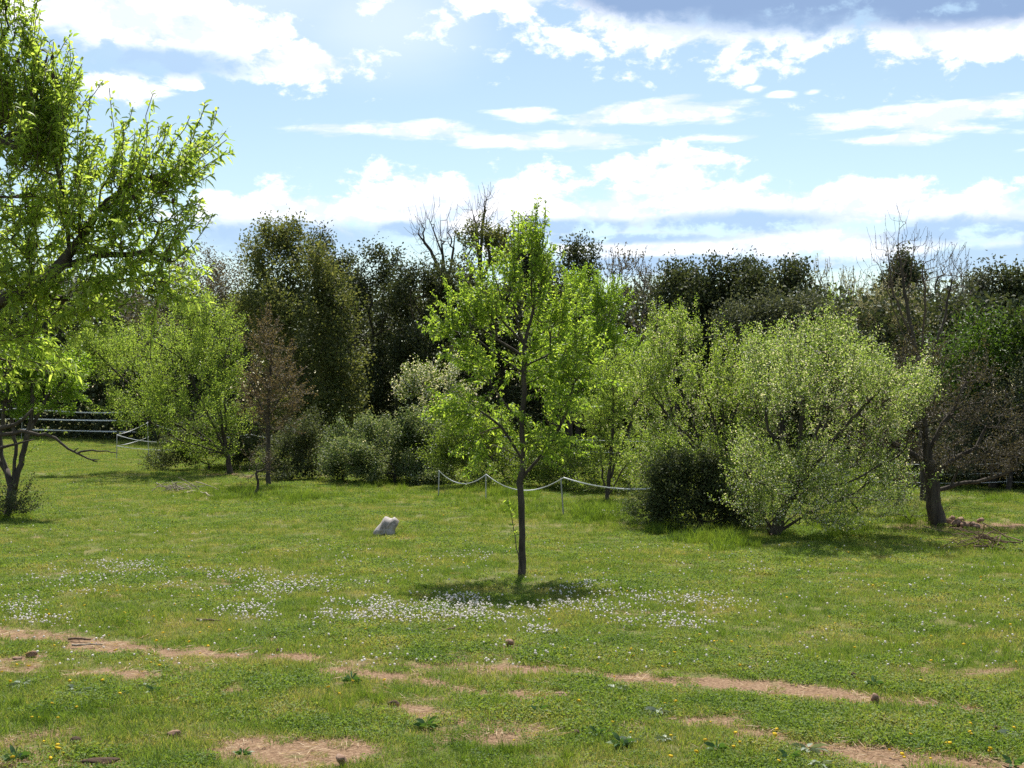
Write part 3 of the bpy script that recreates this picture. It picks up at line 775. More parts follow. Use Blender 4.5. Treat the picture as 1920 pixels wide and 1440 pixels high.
oak('tall dark oak with a squared top right of centre', (1335, 862), 41, [(1315, 540, 0, 35, 58), (1365, 535, 0, 40, 52), (1335, 650, 0, 75, 100)], 120, 9500)
oak('broad flat topped dark oak above the white flowered plum', (1450, 865), 40, [(1420, 540, 0, 42, 52), (1475, 535, 0, 42, 48), (1450, 620, 0, 85, 80), (1440, 700, 0, 110, 100)], 130, 11000)
oak('lower silvery oak in front of the broad dark oak', (1470, 880), 36, [(1400, 600, 0, 48, 50), (1470, 590, 0, 55, 50), (1545, 605, 0, 45, 50), (1480, 690, 0, 120, 80)], 140, 11000, 'oak_silver', (0.10, 0.055))
twiggy('pale twiggy tree right of the broad dark oak', (1570, 870), 44, [(1545, 545, 0, 38, 48), (1600, 555, 0, 45, 48), (1575, 630, 0, 80, 80)], 450, 3500, 'pale', (0.07, 0.04))
twiggy('orange brown bush top beside the pale twiggy tree', (1590, 870), 41, [(1580, 585, 0, 42, 40), (1600, 650, 0, 70, 70)], 260, 4500, 'fruit', (0.07, 0.04), twig=TWIG)
oak('dark oak head behind the tall leafless branches', (1690, 870), 44, [(1688, 525, 0, 36, 42), (1690, 600, 0, 60, 70)], 90, 6000)
twiggy('cluster of leafless upright twigs right of the tall leafless tree', (1790, 880), 38, [(1770, 540, 0, 40, 70), (1815, 545, 0, 30, 65), (1790, 640, 0, 60, 80)], 360, 1500, 'grey_leaf', (0.06, 0.03))
tree('blossom_tree', 'pale cream blossom tree behind the right edge of the plum', 'tree', (1650, 885), [(1650, 595, 0, 55, 50), (1690, 620, 0, 50, 60), (1640, 670, 0, 60, 60)], d=35, npts=300, nleaf=18000, leaf='pale', size=(0.05, 0.04), R=0.1, spread=0.05, group=OAKS, sub=1, leaf_n=5)
oak('brownish dark oak near the right edge', (1830, 885), 36, [(1830, 560, 0, 45, 55), (1800, 620, 0, 50, 60), (1850, 660, 0, 80, 80)], 130, 9000, 'oak_silver', (0.10, 0.055))
oak('dark conical evergreen cut by the right edge', (1910, 885), 36, [(1900, 570, 0, 35, 50), (1925, 640, 0, 70, 70), (1960, 600, 0, 80, 90)], 120, 9000)
twiggy('tall leafless tree with long upright branches on the right', (1735, 935), 27, [(1690, 500, 0, 55, 95, 0.7), (1660, 520, 0, 40, 80, 0.6), (1735, 520, 0, 35, 90, 0.6), (1720, 660, 0, 110, 70, 0.9), (1720, 780, 0, 120, 70, 1.0), (1790, 560, 0, 35, 70, 0.6)], 520, 900, 'grey_leaf', (0.035, 0.02),
       guides=[[(1733, 850), (1728, 750), (1715, 650), (1695, 540), (1684, 460), (1686, 398)], [(1728, 720), (1690, 620), (1655, 520), (1625, 425)], [(1725, 680), (1735, 580), (1730, 500), (1740, 432)], [(1720, 760), (1640, 690), (1600, 650)], [(1730, 740), (1790, 650), (1830, 600)], [(1728, 730), (1770, 600), (1785, 520), (1800, 460)], [(1710, 640), (1672, 540), (1662, 450)], [(1700, 570), (1712, 480), (1716, 420)]],
       R=0.10, rt=0.003, sub=2, shoot=(0.3, 0.4, 0.9), bark=BARK, twig=TWIG)
twiggy('tall leafless tree standing out against the cloud left of the sapling', (840, 850), 51, [(820, 440, 0, 40, 60), (850, 430, 0, 20, 45), (790, 440, 0, 25, 40)], 130, 60, 'grey_leaf', (0.05, 0.03),
       guides=[[(838, 700), (836, 600), (832, 500), (826, 430), (824, 368)], [(836, 560), (848, 480), (856, 420), (858, 375)], [(832, 530), (808, 470), (785, 440), (768, 425)], [(830, 480), (812, 430), (800, 400)]], R=0.14, rt=0.006, bark=BARK, twig=TWIG)
twiggy('few thin bare twigs standing above the thin leaved tree', (912, 850), 51, [(910, 400, 0, 38, 35), (890, 420, 0, 25, 40)], 90, 60, 'grey_leaf', (0.05, 0.03), guides=[[(905, 650), (900, 500), (892, 420), (878, 368)], [(902, 520), (918, 440), (936, 375)], [(900, 500), (905, 420), (912, 372)]], R=0.12, rt=0.006, bark=BARK, twig=TWIG)
tree('evergreen_bush', 'bright green rounded bush at the right edge above the dark shrubs', 'bush', (1860, 905), [(1790, 670, 0, 45, 45), (1850, 670, 0, 70, 55), (1920, 650, 0, 70, 60), (1990, 700, 0, 80, 80), (1870, 740, 0, 110, 60)], d=31, npts=170, nleaf=24000, leaf='moss', size=(0.07, 0.045), R=0.08, spread=0.16, sub=1, leaf_n=6, limb_r=0.04)
tree('dark_shrub', 'blue grey shrub below the bright green bush at the right edge', 'bush', (1890, 915), [(1890, 800, 0, 70, 75), (1960, 790, 0, 80, 100), (1830, 850, 0, 80, 50)], d=30, npts=150, nleaf=20000, leaf='oak_silver', size=(0.07, 0.04), R=0.06, spread=0.16, sub=1, leaf_n=6, limb_r=0.04)

# far dark scrub that closes the wood
def undergrowth():
    global rng
    rng = np.random.default_rng(99)
    n = 108000
    u = (rng.random(n) - 0.5) * 1.1
    Y = 40.7 / (1 + 1.01 * u) + np.interp(u, [-0.5, 0.0, 0.08, 0.18, 0.26, 0.5], [6, 6, 9, 7, 2, 1.5]) + rng.random(n) ** 1.4 * 9
    X = u * Y
    top = (2.2 + 0.098 * Y) * (0.72 + 0.38 * fbm(X * 0.35, Y * 0.2, 8, 3))
    Z = top * rng.random(n) ** 0.95
    P_ = np.stack([X, Y, Z], -1)
    V, F, R = leaves_mesh(P_, rng.normal(0, 1, (n, 3)), Y * (0.0040 + 0.002 * rng.random(n)), Y * (0.0026 + 0.0012 * rng.random(n)))
    o = mk('undergrowth', V, F, LM['oak'], attrs={'rnd': R})
    tag(o, 'dark tangled undergrowth filling the wood between the trunks', 'undergrowth', kind='stuff')
undergrowth()

# ------------------------------------------------------------------ trees and bushes standing in the meadow
def fan(root, ends, bow=0.12):
    """stems fanning from a fork out to the crown edge, given in photograph pixels"""
    g = []
    for k, (ex, ey) in enumerate(ends):
        (x0, y0), dz = root, 0.55 * sin(k * 2.4)
        mx, my = (x0 + ex) / 2 + (ey - y0) * bow * sin(k * 1.7), (y0 + ey) / 2 + abs(ex - x0) * 0.10
        g.append([(x0, y0), ((x0 + mx) / 2, (y0 + my) / 2, dz * 0.3), (mx, my, dz * 0.6), (ex, ey, dz)])
    return g
tree('fruit_tree', 'yellow green fruit tree with several dark stems inside the left tape fence', 'tree', (432, 888),
     [(310, 680, -0.5, 120, 90, 2.6), (400, 640, 0, 60, 85), (210, 690, 0, 75, 60), (340, 780, -0.6, 120, 60, 2.4), (430, 740, 0, 45, 90), (160, 665, 0, 40, 40), (370, 845, 0.3, 80, 32, None, 0.6), (250, 770, 0.2, 70, 45, None, 0.7), (355, 590, 0, 40, 35)],
     npts=850, nleaf=54000, leaf='fruit', size=(0.062, 0.032), R=0.075, rt=0.0045, shoot=(0.4, 0.4, 0.9), spread=0.06, spikes=(110, 0.6), down=0.3, leaf_n=5,
     guides=[[(428, 860), (418, 830)]] + fan((424, 850), [(180, 660), (240, 630), (300, 590), (350, 560), (405, 550), (440, 600), (455, 720), (230, 760), (300, 820)]))
tree('brown_tree', 'small brown twiggy tree with a single dark stem beside the fruit tree', 'tree', (503, 912),
     [(510, 660, 0, 40, 80), (490, 720, 0, 50, 60), (540, 720, 0, 40, 60), (505, 780, 0, 50, 50)], npts=420, nleaf=7500, leaf='brown', size=(0.05, 0.028), R=0.06, rt=0.004, shoot=(0.3, 0.4, 0.5), spread=0.03,
     guides=[[(503, 850), (502, 790), (506, 720), (510, 630)], [(503, 800), (480, 740), (465, 690)], [(504, 780), (535, 730), (550, 690)]], twig=TWIG)
tree('young_sapling', 'thin knee high sapling in front of the brown twiggy tree', 'tree', (475, 932), [(480, 850, 0, 26, 34), (495, 870, 0, 22, 25), (470, 890, 0, 20, 25)], npts=90, nleaf=700, leaf='thorn', size=(0.035, 0.02), R=0.03, rt=0.002, shoot=(0.2, 0.4, 0.8), limb_r=0.012)
tree('dark_bush', 'small dark bush behind the brown tree stem', 'bush', (545, 900), [(545, 850, 0, 38, 42), (520, 870, 0, 35, 30), (575, 870, 0, 25, 32), (570, 815, 0, 30, 40), (545, 890, -0.3, 45, 12)], d=34, npts=170, nleaf=14000, leaf='dark_bush', size=(0.06, 0.035), R=0.03, spread=0.09, limb_r=0.015)
tree('dark_bush', 'low dark scrub round the stems of the yellow green fruit tree', 'bush', (390, 890), [(330, 855, 0, 50, 28), (400, 850, 0.4, 55, 36), (455, 850, 0.3, 35, 40), (300, 875, 0, 30, 14), (370, 820, 0.8, 60, 35)], d=38.3, npts=220, nleaf=15000, leaf='dark_bush', size=(0.07, 0.04), R=0.03, spread=0.1, limb_r=0.015)
tree('bramble_bush', 'broad grey green bramble bush in the middle of the meadow edge', 'bush', (740, 905), [(665, 825, 0, 48, 42), (720, 810, 0, 60, 30), (790, 820, 0, 60, 38), (730, 860, -0.3, 110, 45), (820, 860, 0, 45, 40), (650, 870, 0, 40, 35), (700, 888, -0.8, 60, 20), (780, 888, -0.8, 60, 20)],
     d=33, npts=330, nleaf=46000, leaf='bramble', size=(0.06, 0.04), R=0.04, rt=0.004, spread=0.09, shoot=(0.3, 0.4, 0.4), limb_r=0.02, leaf_n=8, extra=[('blossoms', 'blossom', 1500, (0.04, 0.035), 0.06, 4, 1.0)])
tree('green_bush', 'fresh green bush behind the first posts of the middle tape fence', 'bush', (880, 915), [(865, 840, 0, 55, 50), (930, 850, 0, 60, 50), (1000, 865, 0, 55, 45), (840, 875, 0, 30, 35), (900, 805, 0, 45, 38), (890, 898, -0.5, 70, 20), (980, 900, -0.5, 60, 18)],
     d=31, npts=340, nleaf=28000, leaf='green_bush', size=(0.055, 0.033), R=0.04, rt=0.004, spread=0.09, limb_r=0.02, leaf_n=6)
tree('blossom_shrub', 'white blossoming shrub beside the left side of the sapling', 'bush', (850, 895), [(795, 720, 0, 40, 40), (775, 735, 0, 30, 25), (830, 760, 0, 50, 45), (860, 720, 0, 40, 45), (840, 800, 0, 45, 40)],
     d=34, npts=260, nleaf=9000, leaf='green_bush', size=(0.055, 0.032), R=0.05, rt=0.004, spread=0.03, shoot=(0.4, 0.4, 0.8), extra=[('blossoms', 'blossom', 4200, (0.05, 0.045), 0.035, 4, 2.0)])
tree('green_tree', 'bright green tree standing behind the right side of the sapling', 'tree', (1075, 905),
     [(1095, 560, 0, 40, 45), (1145, 590, 0, 36, 50), (1090, 640, 0, 75, 60), (1150, 670, 0, 55, 60), (1040, 680, 0, 60, 60), (1100, 730, 0, 90, 50)], d=32, npts=480, nleaf=30000, leaf='spring', size=(0.07, 0.032), R=0.08, rt=0.004, spread=0.04, shoot=(0.45, 0.4, 1.0),
     guides=[[(1072, 850), (1068, 790), (1085, 720), (1095, 620)], [(1070, 800), (1110, 740), (1150, 650)], [(1068, 820), (1040, 760), (1030, 700)]])
tree('multi_stem_shrub', 'loose many stemmed shrub behind the right end of the middle fence', 'bush', (1138, 938),
     [(1150, 720, 0, 60, 60), (1210, 700, 0, 60, 70), (1190, 770, 0, 80, 50), (1120, 780, 0, 50, 50), (1170, 850, 0, 80, 50, None, 0.6)], d=27.5, npts=420, nleaf=20000, leaf='fruit', size=(0.045, 0.022), R=0.05, rt=0.0035, spread=0.03, shoot=(0.35, 0.4, 0.8), down=0.2,
     guides=[[(1130, 880), (1120, 820), (1110, 760)], [(1138, 930), (1145, 860), (1150, 790), (1150, 700)], [(1140, 930), (1175, 870), (1215, 835)], [(1138, 920), (1110, 860), (1085, 830)], [(1142, 900), (1180, 800), (1200, 720)]])
white_side = lambda W: (W[:, 0] / W[:, 1] * FPX + 960 + rng.normal(0, 60, len(W))) > 1400
tree('plum_tree', 'left plum tree of the pair, olive green over the dark bush', 'tree', (1395, 985),
     [(1295, 720, 0, 110, 115, 1.7), (1215, 730, 0, 50, 90), (1375, 720, 0, 70, 105, 1.3), (1430, 740, -0.3, 45, 95, 1.2, 0.9), (1290, 860, -0.4, 115, 65, 1.5, 1.0), (1400, 880, -0.5, 80, 85, 1.5, 1.2), (1200, 870, 0, 45, 50, None, 0.8), (1270, 640, 0, 60, 40)],
     d=22.5, npts=1050, nleaf=42000, leaf='fruit', size=(0.042, 0.021), R=0.07, rt=0.0027, spread=0.03, shoot=(0.30, 0.4, 1.2), nshoot=1, spikes=(220, 0.55), down=0.2, leaf_n=5,
     guides=[[(1385, 945), (1368, 905)], [(1395, 980), (1405, 920), (1410, 850), (1400, 780)], [(1393, 980), (1330, 930), (1270, 880), (1220, 850)]] + fan((1368, 905), [(1195, 700), (1225, 640), (1275, 605), (1325, 600), (1375, 610), (1415, 680), (1195, 790), (1215, 865), (1300, 800), (1430, 780)]),
     extra=[('blossoms', 'blossom', 7000, (0.026, 0.024), 0.03, 5, 0.6)], group='pair of white flowering plum trees')
tree('plum_tree', 'wide right plum tree of the pair, paler with white blossom and low spreading stems', 'tree', (1452, 1003),
     [(1545, 740, -0.2, 150, 125, 1.9), (1460, 720, 0, 70, 110, 1.3), (1650, 760, 0, 70, 95, 1.3), (1590, 890, -0.5, 130, 70, 1.7, 1.1), (1430, 890, -0.5, 90, 75, 1.5, 1.2), (1530, 960, -0.5, 120, 38, 1.2, 1.3), (1660, 900, -0.2, 60, 40, None, 0.8), (1410, 965, -0.5, 60, 35, None, 0.7), (1560, 645, 0, 70, 35)],
     npts=1500, nleaf=52000, leaf='plum', size=(0.040, 0.020), R=0.075, rt=0.0026, spread=0.03, shoot=(0.28, 0.4, 1.2), nshoot=1, spikes=(260, 0.5), down=0.2, leaf_n=5,
     guides=[[(1470, 955), (1492, 915)], [(1452, 1000), (1425, 950), (1400, 890), (1380, 820)], [(1456, 998), (1510, 965), (1590, 930), (1650, 890)], [(1455, 1000), (1500, 950), (1540, 890), (1560, 820)], [(1452, 1000), (1448, 930), (1450, 850)]] + fan((1492, 915), [(1400, 720), (1445, 650), (1500, 620), (1560, 612), (1620, 640), (1675, 700), (1705, 775), (1690, 850), (1640, 920), (1385, 800), (1395, 890), (1540, 760), (1600, 780)]),
     extra=[('blossoms', 'blossom', 11000, (0.028, 0.026), 0.035, 6, 0.7)], group='pair of white flowering plum trees')
tree('dark_bush', 'dense dark bush at the foot of the plum pair', 'bush', (1310, 1008), [(1295, 930, 0, 65, 45), (1255, 955, 0, 40, 40), (1340, 950, 0, 50, 45), (1300, 985, 0, 75, 22), (1380, 975, 0.2, 40, 28, None, 0.6), (1330, 890, 0, 30, 25, None, 0.8), (1270, 895, 0, 25, 22, None, 0.8)],
     d=21, npts=300, nleaf=28000, leaf='dark_bush', size=(0.05, 0.03), R=0.04, rt=0.003, spread=0.08, spikes=(90, 0.35), shoot=(0.28, 0.5, 0.6), limb_r=0.015, leaf_n=8)
tree('green_bush', 'fresh green low scrub between the stems behind the right end of the middle fence', 'bush', (1180, 925), [(1190, 865, 0, 65, 48), (1115, 885, 0, 55, 42), (1245, 865, 0, 50, 48), (1055, 880, 0.5, 45, 42), (1150, 912, -0.4, 90, 16)], d=29.5, npts=330, nleaf=22000, leaf='green_bush', size=(0.045, 0.028), R=0.03, rt=0.003, spread=0.08, limb_r=0.015)
tree('green_bush', 'fresh green scrub seen under the branches of the plum pair', 'bush', (1420, 925), [(1400, 890, 0, 60, 30), (1330, 880, 0, 45, 30), (1480, 895, 0, 60, 25), (1560, 905, 0, 50, 22)], d=29, npts=200, nleaf=11000, leaf='green_bush', size=(0.045, 0.028), R=0.03, rt=0.003, spread=0.08, limb_r=0.015)
tree('dark_shrub', 'dark shrubs right behind the shaded tape fence at the right edge', 'bush', (1830, 922), [(1800, 880, 0, 60, 35), (1880, 890, 0, 60, 30), (1950, 880, 0, 60, 45), (1740, 880, 1, 50, 35), (2040, 860, 0, 60, 60)], d=31.8, npts=200, nleaf=17000, leaf='dark_bush', size=(0.07, 0.04), R=0.04, rt=0.003, spread=0.12, limb_r=0.015)
tree('bramble_bush', 'small light leaved bramble left of the dark bush', 'bush', (1215, 985), [(1215, 955, 0, 35, 28), (1195, 970, 0, 25, 18), (1240, 965, 0, 30, 25)], d=22, npts=120, nleaf=2600, leaf='bramble', size=(0.035, 0.024), R=0.02, rt=0.002, spread=0.03, limb_r=0.01)
tree('bramble_bush', 'yellow green low bramble between the plum and the thick trunk', 'bush', (1605, 975), [(1600, 920, 0, 40, 38), (1630, 945, 0, 30, 30), (1570, 950, 0, 40, 28)], d=23.5, npts=160, nleaf=3600, leaf='green_bush', size=(0.04, 0.025), R=0.02, rt=0.002, spread=0.04, limb_r=0.01)
tree('bramble_bush', 'scruffy brown bramble at the left foot of the thick trunk', 'bush', (1700, 990), [(1690, 975, 0, 50, 14), (1730, 970, 0, 30, 16), (1650, 980, 0, 30, 10)], d=22, npts=130, nleaf=1800, leaf='bramble', size=(0.03, 0.02), R=0.015, rt=0.002, spread=0.03, limb_r=0.01)
tree('thorn_tree', 'dark brown spreading tree with a thick short trunk on the right', 'tree', (1758, 985),
     [(1740, 760, 0, 120, 75), (1840, 790, 0, 90, 60), (1650, 830, 0, 85, 45), (1780, 855, 0, 150, 38), (1890, 850, 0, 70, 40), (1590, 855, 0, 60, 25), (1720, 680, 0, 60, 45, None, 0.7), (1825, 700, 0, 60, 45, None, 0.7), (1600, 780, 0.3, 40, 40, None, 0.5)],
     npts=1150, nleaf=15000, leaf='thorn', size=(0.036, 0.021), R=0.12, rt=0.003, spread=0.03, shoot=(0.25, 0.4, 0.3), down=0.2, bark=BARK, twig=BARK, nshoot=1,
     guides=[[(1750, 930), (1742, 880), (1735, 820), (1728, 740)], [(1745, 890), (1790, 860), (1830, 840), (1850, 800)], [(1752, 920), (1810, 905), (1860, 895), (1900, 878)], [(1742, 880), (1700, 845), (1660, 820)], [(1738, 850), (1780, 780), (1810, 720)]])
for (px, py, h) in ((1679, 948, 30), (1690, 940, 26)):
    tree('young_sapling', 'slender two stem sapling beyond the plum, %s stem' % ('left leaning' if px < 1685 else 'right upright'), 'tree', (px, py), [(px, py - h - 26, 0, 26, 16), (px + 6, py - h - 10, 0, 18, 12)], npts=50, nleaf=420, leaf='thorn', size=(0.04, 0.025), R=0.03, rt=0.003, shoot=(0.2, 0.3, 0.6), limb_r=0.015)
tree('coppiced_tree', 'small tree with bare pruned stems and ivy foot at the left edge', 'tree', (20, 968),
     [(70, 690, 0, 70, 35), (30, 660, 0, 60, 35), (120, 730, 0, 40, 28), (20, 730, 0, 60, 40), (75, 765, 0, 50, 22, None, 0.6), (-60, 700, 0, 80, 80), (140, 690, 0, 35, 12)],
     npts=520, nleaf=25000, leaf='spring', size=(0.055, 0.028), R=0.085, rt=0.004, spread=0.03, shoot=(0.25, 0.4, 0.5),
     guides=[[(22, 915), (12, 880), (2, 830), (10, 740)], [(26, 915), (40, 870), (48, 830), (58, 790), (62, 700)], [(42, 860), (75, 830), (85, 800)], [(24, 910), (30, 850), (22, 790), (15, 720)], [(14, 890), (-30, 820), (-50, 720)], [(46, 840), (60, 800), (90, 740)]])
tree('ivy_clump', 'dark ivy clump round the foot of the coppiced tree', 'ivy', (14, 972), [(12, 950, -0.2, 22, 22), (30, 955, -0.2, 14, 16), (-10, 960, 0, 25, 16)], npts=110, nleaf=2600, leaf='dark_bush', size=(0.04, 0.03), R=0.015, rt=0.002, spread=0.03, limb_r=0.01)

# the young tree in the middle
tree('almond_sapling', 'bright green young tree with a slim dark trunk in the middle of the meadow', 'tree', (978, 1080),
     [(990, 470, 0, 30, 40), (945, 520, 0, 50, 40), (1010, 540, 0, 50, 45), (885, 585, 0, 50, 35), (960, 610, 0, 80, 50), (1045, 610, 0, 50, 45), (890, 690, 0, 60, 45), (1000, 690, 0, 85, 55), (1070, 680, 0, 55, 50), (930, 775, 0, 75, 45), (1040, 760, 0, 60, 45), (870, 765, 0, 45, 45), (840, 620, 0, 30, 20), (900, 830, 0, 45, 28, None, 0.9), (1030, 830, 0, 45, 28, None, 0.9)],
     npts=520, nleaf=23000, leaf='sapling', size=(0.056, 0.021), lkind='long', R=0.041, rt=0.0026, spread=0.010, shoot=(0.36, 0.4, 0.45), limb_r=0.010, nshoot=1, outb=0.9, sub=2, droop=0.35, leaf_n=3, spikes=(70, 0.5, 0.5), jit=0.022,
     guides=[[(979, 1000), (976, 920), (974, 905), (982, 860), (978, 800), (983, 740), (985, 640), (1000, 580), (1000, 500), (992, 430)],
             [(986, 650), (930, 590), (880, 530), (865, 505)], [(984, 700), (900, 640), (850, 620), (808, 632)], [(984, 670), (880, 600), (820, 565)], [(978, 860), (940, 800), (900, 770), (860, 740)],
             [(985, 720), (1060, 680), (1110, 640)], [(976, 900), (1010, 860), (1050, 800), (1075, 720)], [(1000, 560), (1040, 520), (1062, 462)], [(986, 660), (960, 560), (945, 450)], [(1000, 500), (1010, 440), (1018, 412)], [(979, 800), (920, 720), (870, 700)]])
def sucker():
    root = [o for o in bpy.data.objects if o.name.startswith('almond_sapling')][0]
    b = np.array(root.location); d = gd(1080)
    c = np.array([px3(x, y, d - 0.06) for x, y in ((977, 1076), (972, 1040), (965, 1000), (958, 960), (950, 938))]) - b
    c, r = smooth_chain(c, np.array([0.009, 0.007, 0.006, 0.005, 0.003]), 3, 0.02)
    s = mk_tubes('sucker', [c], [r], 5, TWIG, root); s['label'] = 'thin leafy sprout rising from the foot of the trunk'
    n = 60
    k = rng.integers(len(c) // 2, len(c), n)
    V, F, R = leaves_mesh(c[k], rng.normal(0, 0.6, (n, 3)) + np.array([0, 0, 0.7]), 0.05 + 0.03 * rng.random(n), np.full(n, 0.018), 'long')
    l = mk('leaves', V, F, LM['sapling'], s, attrs={'rnd': R}); l['kind'] = 'stuff'
sucker()

# big almond whose branches reach in from the left
tree('almond_tree', 'large almond tree reaching into the picture along the left side', 'tree', (-260, 1343),
     [(20, 270, 0.1, 70, 90, None, 1.1), (20, 400, 0.1, 70, 70, None, 0.9), (80, 220, 0, 50, 50, None, 0.8), (60, 330, 0, 90, 90, None, 0.6), (150, 310, 0, 60, 50, None, 0.5), (230, 320, 0, 60, 50, None, 0.6), (290, 360, 0, 55, 40), (340, 325, 0.2, 40, 22), (120, 420, 0, 120, 70), (240, 430, 0, 80, 60, None, 0.6), (310, 465, 0, 40, 45, None, 0.7), (60, 530, 0, 100, 55), (200, 520, 0, 80, 50), (300, 540, 0, 50, 35), (150, 580, 0, 90, 35, None, 0.7),
      (10, 190, 0, 55, 70, None, 0.6), (50, 110, 0, 40, 45, None, 0.6), (-10, 50, 0, 40, 60), (-120, 200, 0, 180, 250, None, 0.25), (-200, 350, 0.3, 200, 200, None, 0.15), (-40, 480, 0.4, 90, 90, None, 0.7), (20, 625, 0, 90, 40, None, 1.0), (10, 690, 0.2, 60, 40, None, 0.7), (-400, 350, 0, 220, 260, None, 0.15)],
     npts=900, nleaf=33000, leaf='almond', size=(0.072, 0.0168), lkind='long', R=0.08, rt=0.0028, spread=0.010, shoot=(0.34, 0.4, 0.8), droop=0.5, limb_r=0.016, nshoot=1, outb=0.6, singles=300, sub=2, leaf_n=2, spikes=(130, 0.42, 0.3),
     guides=[[(-262, 1050), (-255, 850), (-230, 700)], [(-235, 720), (-120, 620), (0, 565), (60, 545), (110, 500), (150, 450), (185, 395), (230, 355), (260, 335), (310, 325), (370, 300), (425, 262)],
             [(110, 500), (180, 480), (230, 478), (275, 470), (320, 490)], [(130, 470), (125, 400), (110, 330), (95, 270)], [(185, 395), (205, 330), (215, 250), (205, 165)], [(260, 335), (275, 260), (287, 175)], [(150, 440), (150, 330), (165, 240)],
             [(-230, 720), (-150, 500), (-60, 350), (0, 270), (60, 215), (90, 100)], [(-60, 350), (-30, 200), (-10, 80), (10, -40)], [(300, 420), (330, 400), (360, 380), (385, 395)], [(-225, 740), (-320, 560), (-380, 380)], [(-230, 710), (-220, 480), (-200, 250), (-180, 60)],
             [(60, 545), (120, 560), (160, 560)], [(285, 335), (330, 320), (350, 270)]])
def almond_extras():
    """low leafless branch of the almond that hangs into the left of the picture"""
    root = [o for o in bpy.data.objects if o.name.startswith('almond_tree')][0]
    b = np.array(root.location); d = gd(1343)
    def br(pts, r0, r1):
        c = np.array([px3(x, y, d) for x, y in pts]) - b
        return smooth_chain(c, np.linspace(r0, r1, len(c)), 3, 0.03)
    ch = [br([(-250, 930), (-150, 850), (-60, 825), (0, 815), (60, 812), (95, 818), (120, 835), (145, 850), (165, 860), (182, 866)], 0.019, 0.004),
          br([(0, 803), (30, 795), (60, 768)], 0.018, 0.008), br([(145, 850), (165, 845), (190, 846), (220, 849)], 0.008, 0.003), br([(0, 840), (30, 833), (64, 824)], 0.012, 0.004),
          br([(138, 846), (147, 840)], 0.006, 0.003), br([(172, 862), (188, 862)], 0.005, 0.002)]
    o = mk_tubes('branch', [c for c, r in ch], [r for c, r in ch], 6, BARK, root); o['label'] = 'low leafless crooked branch'
    nut = rough_mat('old almond husks', (0.02, 0.015, 0.012), (0.06, 0.045, 0.03), 40)
    V, F = ico(0.016, 2)
    tw = [c for c in root.children if c.name.startswith('twigs')][0].data
    T = np.zeros(len(tw.vertices) * 3, np.float32); tw.vertices.foreach_get('co', T); T = T.reshape(-1, 3)
    me = None
    for x, y in ((87, 135), (65, 158), (100, 87), (20, 97), (255, 345), (232, 338), (322, 362), (248, 408)):
        p = px3(x, y, d - 0.25) - b
        p = T[np.argmin(((T - p) ** 2).sum(1))] - np.array([0, 0, 0.022])
        if me is None:
            k = mk('almond_husk', V * np.array([0.8, 0.7, 1.25]), F, nut, root, smooth=True); me = k.data
        else:
            k = bpy.data.objects.new('almond_husk', me); COL.objects.link(k); k.parent = root
        k.location = p
almond_extras()

# ------------------------------------------------------------------ tape fences
POSTM = plain_mat('weathered white post', (0.42, 0.42, 0.40), 0.5)
TAPEM = plain_mat('white fence tape', (0.78, 0.79, 0.80), 0.5, 0.2)
def fence(label, posts, spans, group):
    """posts: (px, py foot, height m, distance or None); spans: (post a, post b, height a, height b, sag, half width)"""
    pos = []
    for px, py, h, d in posts:
        d = d or gd(py); p = px3(px, py, d); p[2] = float(gz(p[0], p[1])); pos.append((p, h))
    root = thing('tape_fence', tuple(pos[0][0]), label, 'fence', group)
    o = pos[0][0]
    for p, h in pos:
        if h <= 0: continue
        lean = rng.normal(0, 0.035, 2)
        c = np.array([p - o + np.array([lean[0] * t * h, lean[1] * t * h, h * t - 0.05]) for t in (0, 0.33, 0.66, 1.0)])
        V, F = tubes([c], [np.array([0.016, 0.015, 0.015, 0.013])], 6)
        k = mk('post', V, F, POSTM, root, attrs={'rnd': np.full(len(V), rng.random())})
    for a, b_, ha, hb, sag, hw in spans:
        A = pos[a][0] - o + np.array([0, 0, ha]); B = pos[b_][0] - o + np.array([0, 0, hb])
        t = np.linspace(0, 1, 13)[:, None]
        c = A + (B - A) * t - np.array([0, 0, 1]) * 4 * sag * t * (1 - t)
        tw = np.sin(t * 9 + rng.random() * 6) * 0.35
        up = np.concatenate([np.zeros((13, 1)), np.sin(tw), np.cos(tw)], 1)
        nn = np.concatenate([np.zeros((13, 1)), np.cos(tw), -np.sin(tw)], 1) * 0.0012
        V = np.concatenate([c + up * hw + nn, c - up * hw + nn, c - up * hw - nn, c + up * hw - nn])
        i = np.arange(12)
        F = np.concatenate([np.stack([i + k * 13, i + 1 + k * 13, i + 1 + ((k + 1) % 4) * 13, i + ((k + 1) % 4) * 13], -1) for k in range(4)])
        mk('tape', V, F, TAPEM, root, attrs={'rnd': np.full(len(V), 0.6 + 0.4 * rng.random())})
    return root
G = 'white tape fences round the meadow'
rng = np.random.default_rng(3)
fence('tall three strand white tape fence at the far left edge of the wood', [(40, 824, 1.85, 68), (345, 824, 1.9, 65), (620, 826, 1.8, 60), (-260, 826, 1.8, 70)],
      [(0, 1, 1.76, 1.80, .25, .036), (0, 1, 1.18, 1.16, .06, .036), (0, 1, .6, .55, .05, .034), (1, 2, 1.8, 1.6, .2, .022), (1, 2, 1.16, 1.1, .1, .022), (1, 2, .55, .55, .1, .02), (3, 0, 1.76, 1.76, .2, .022), (3, 0, 1.16, 1.18, .1, .022)], G)
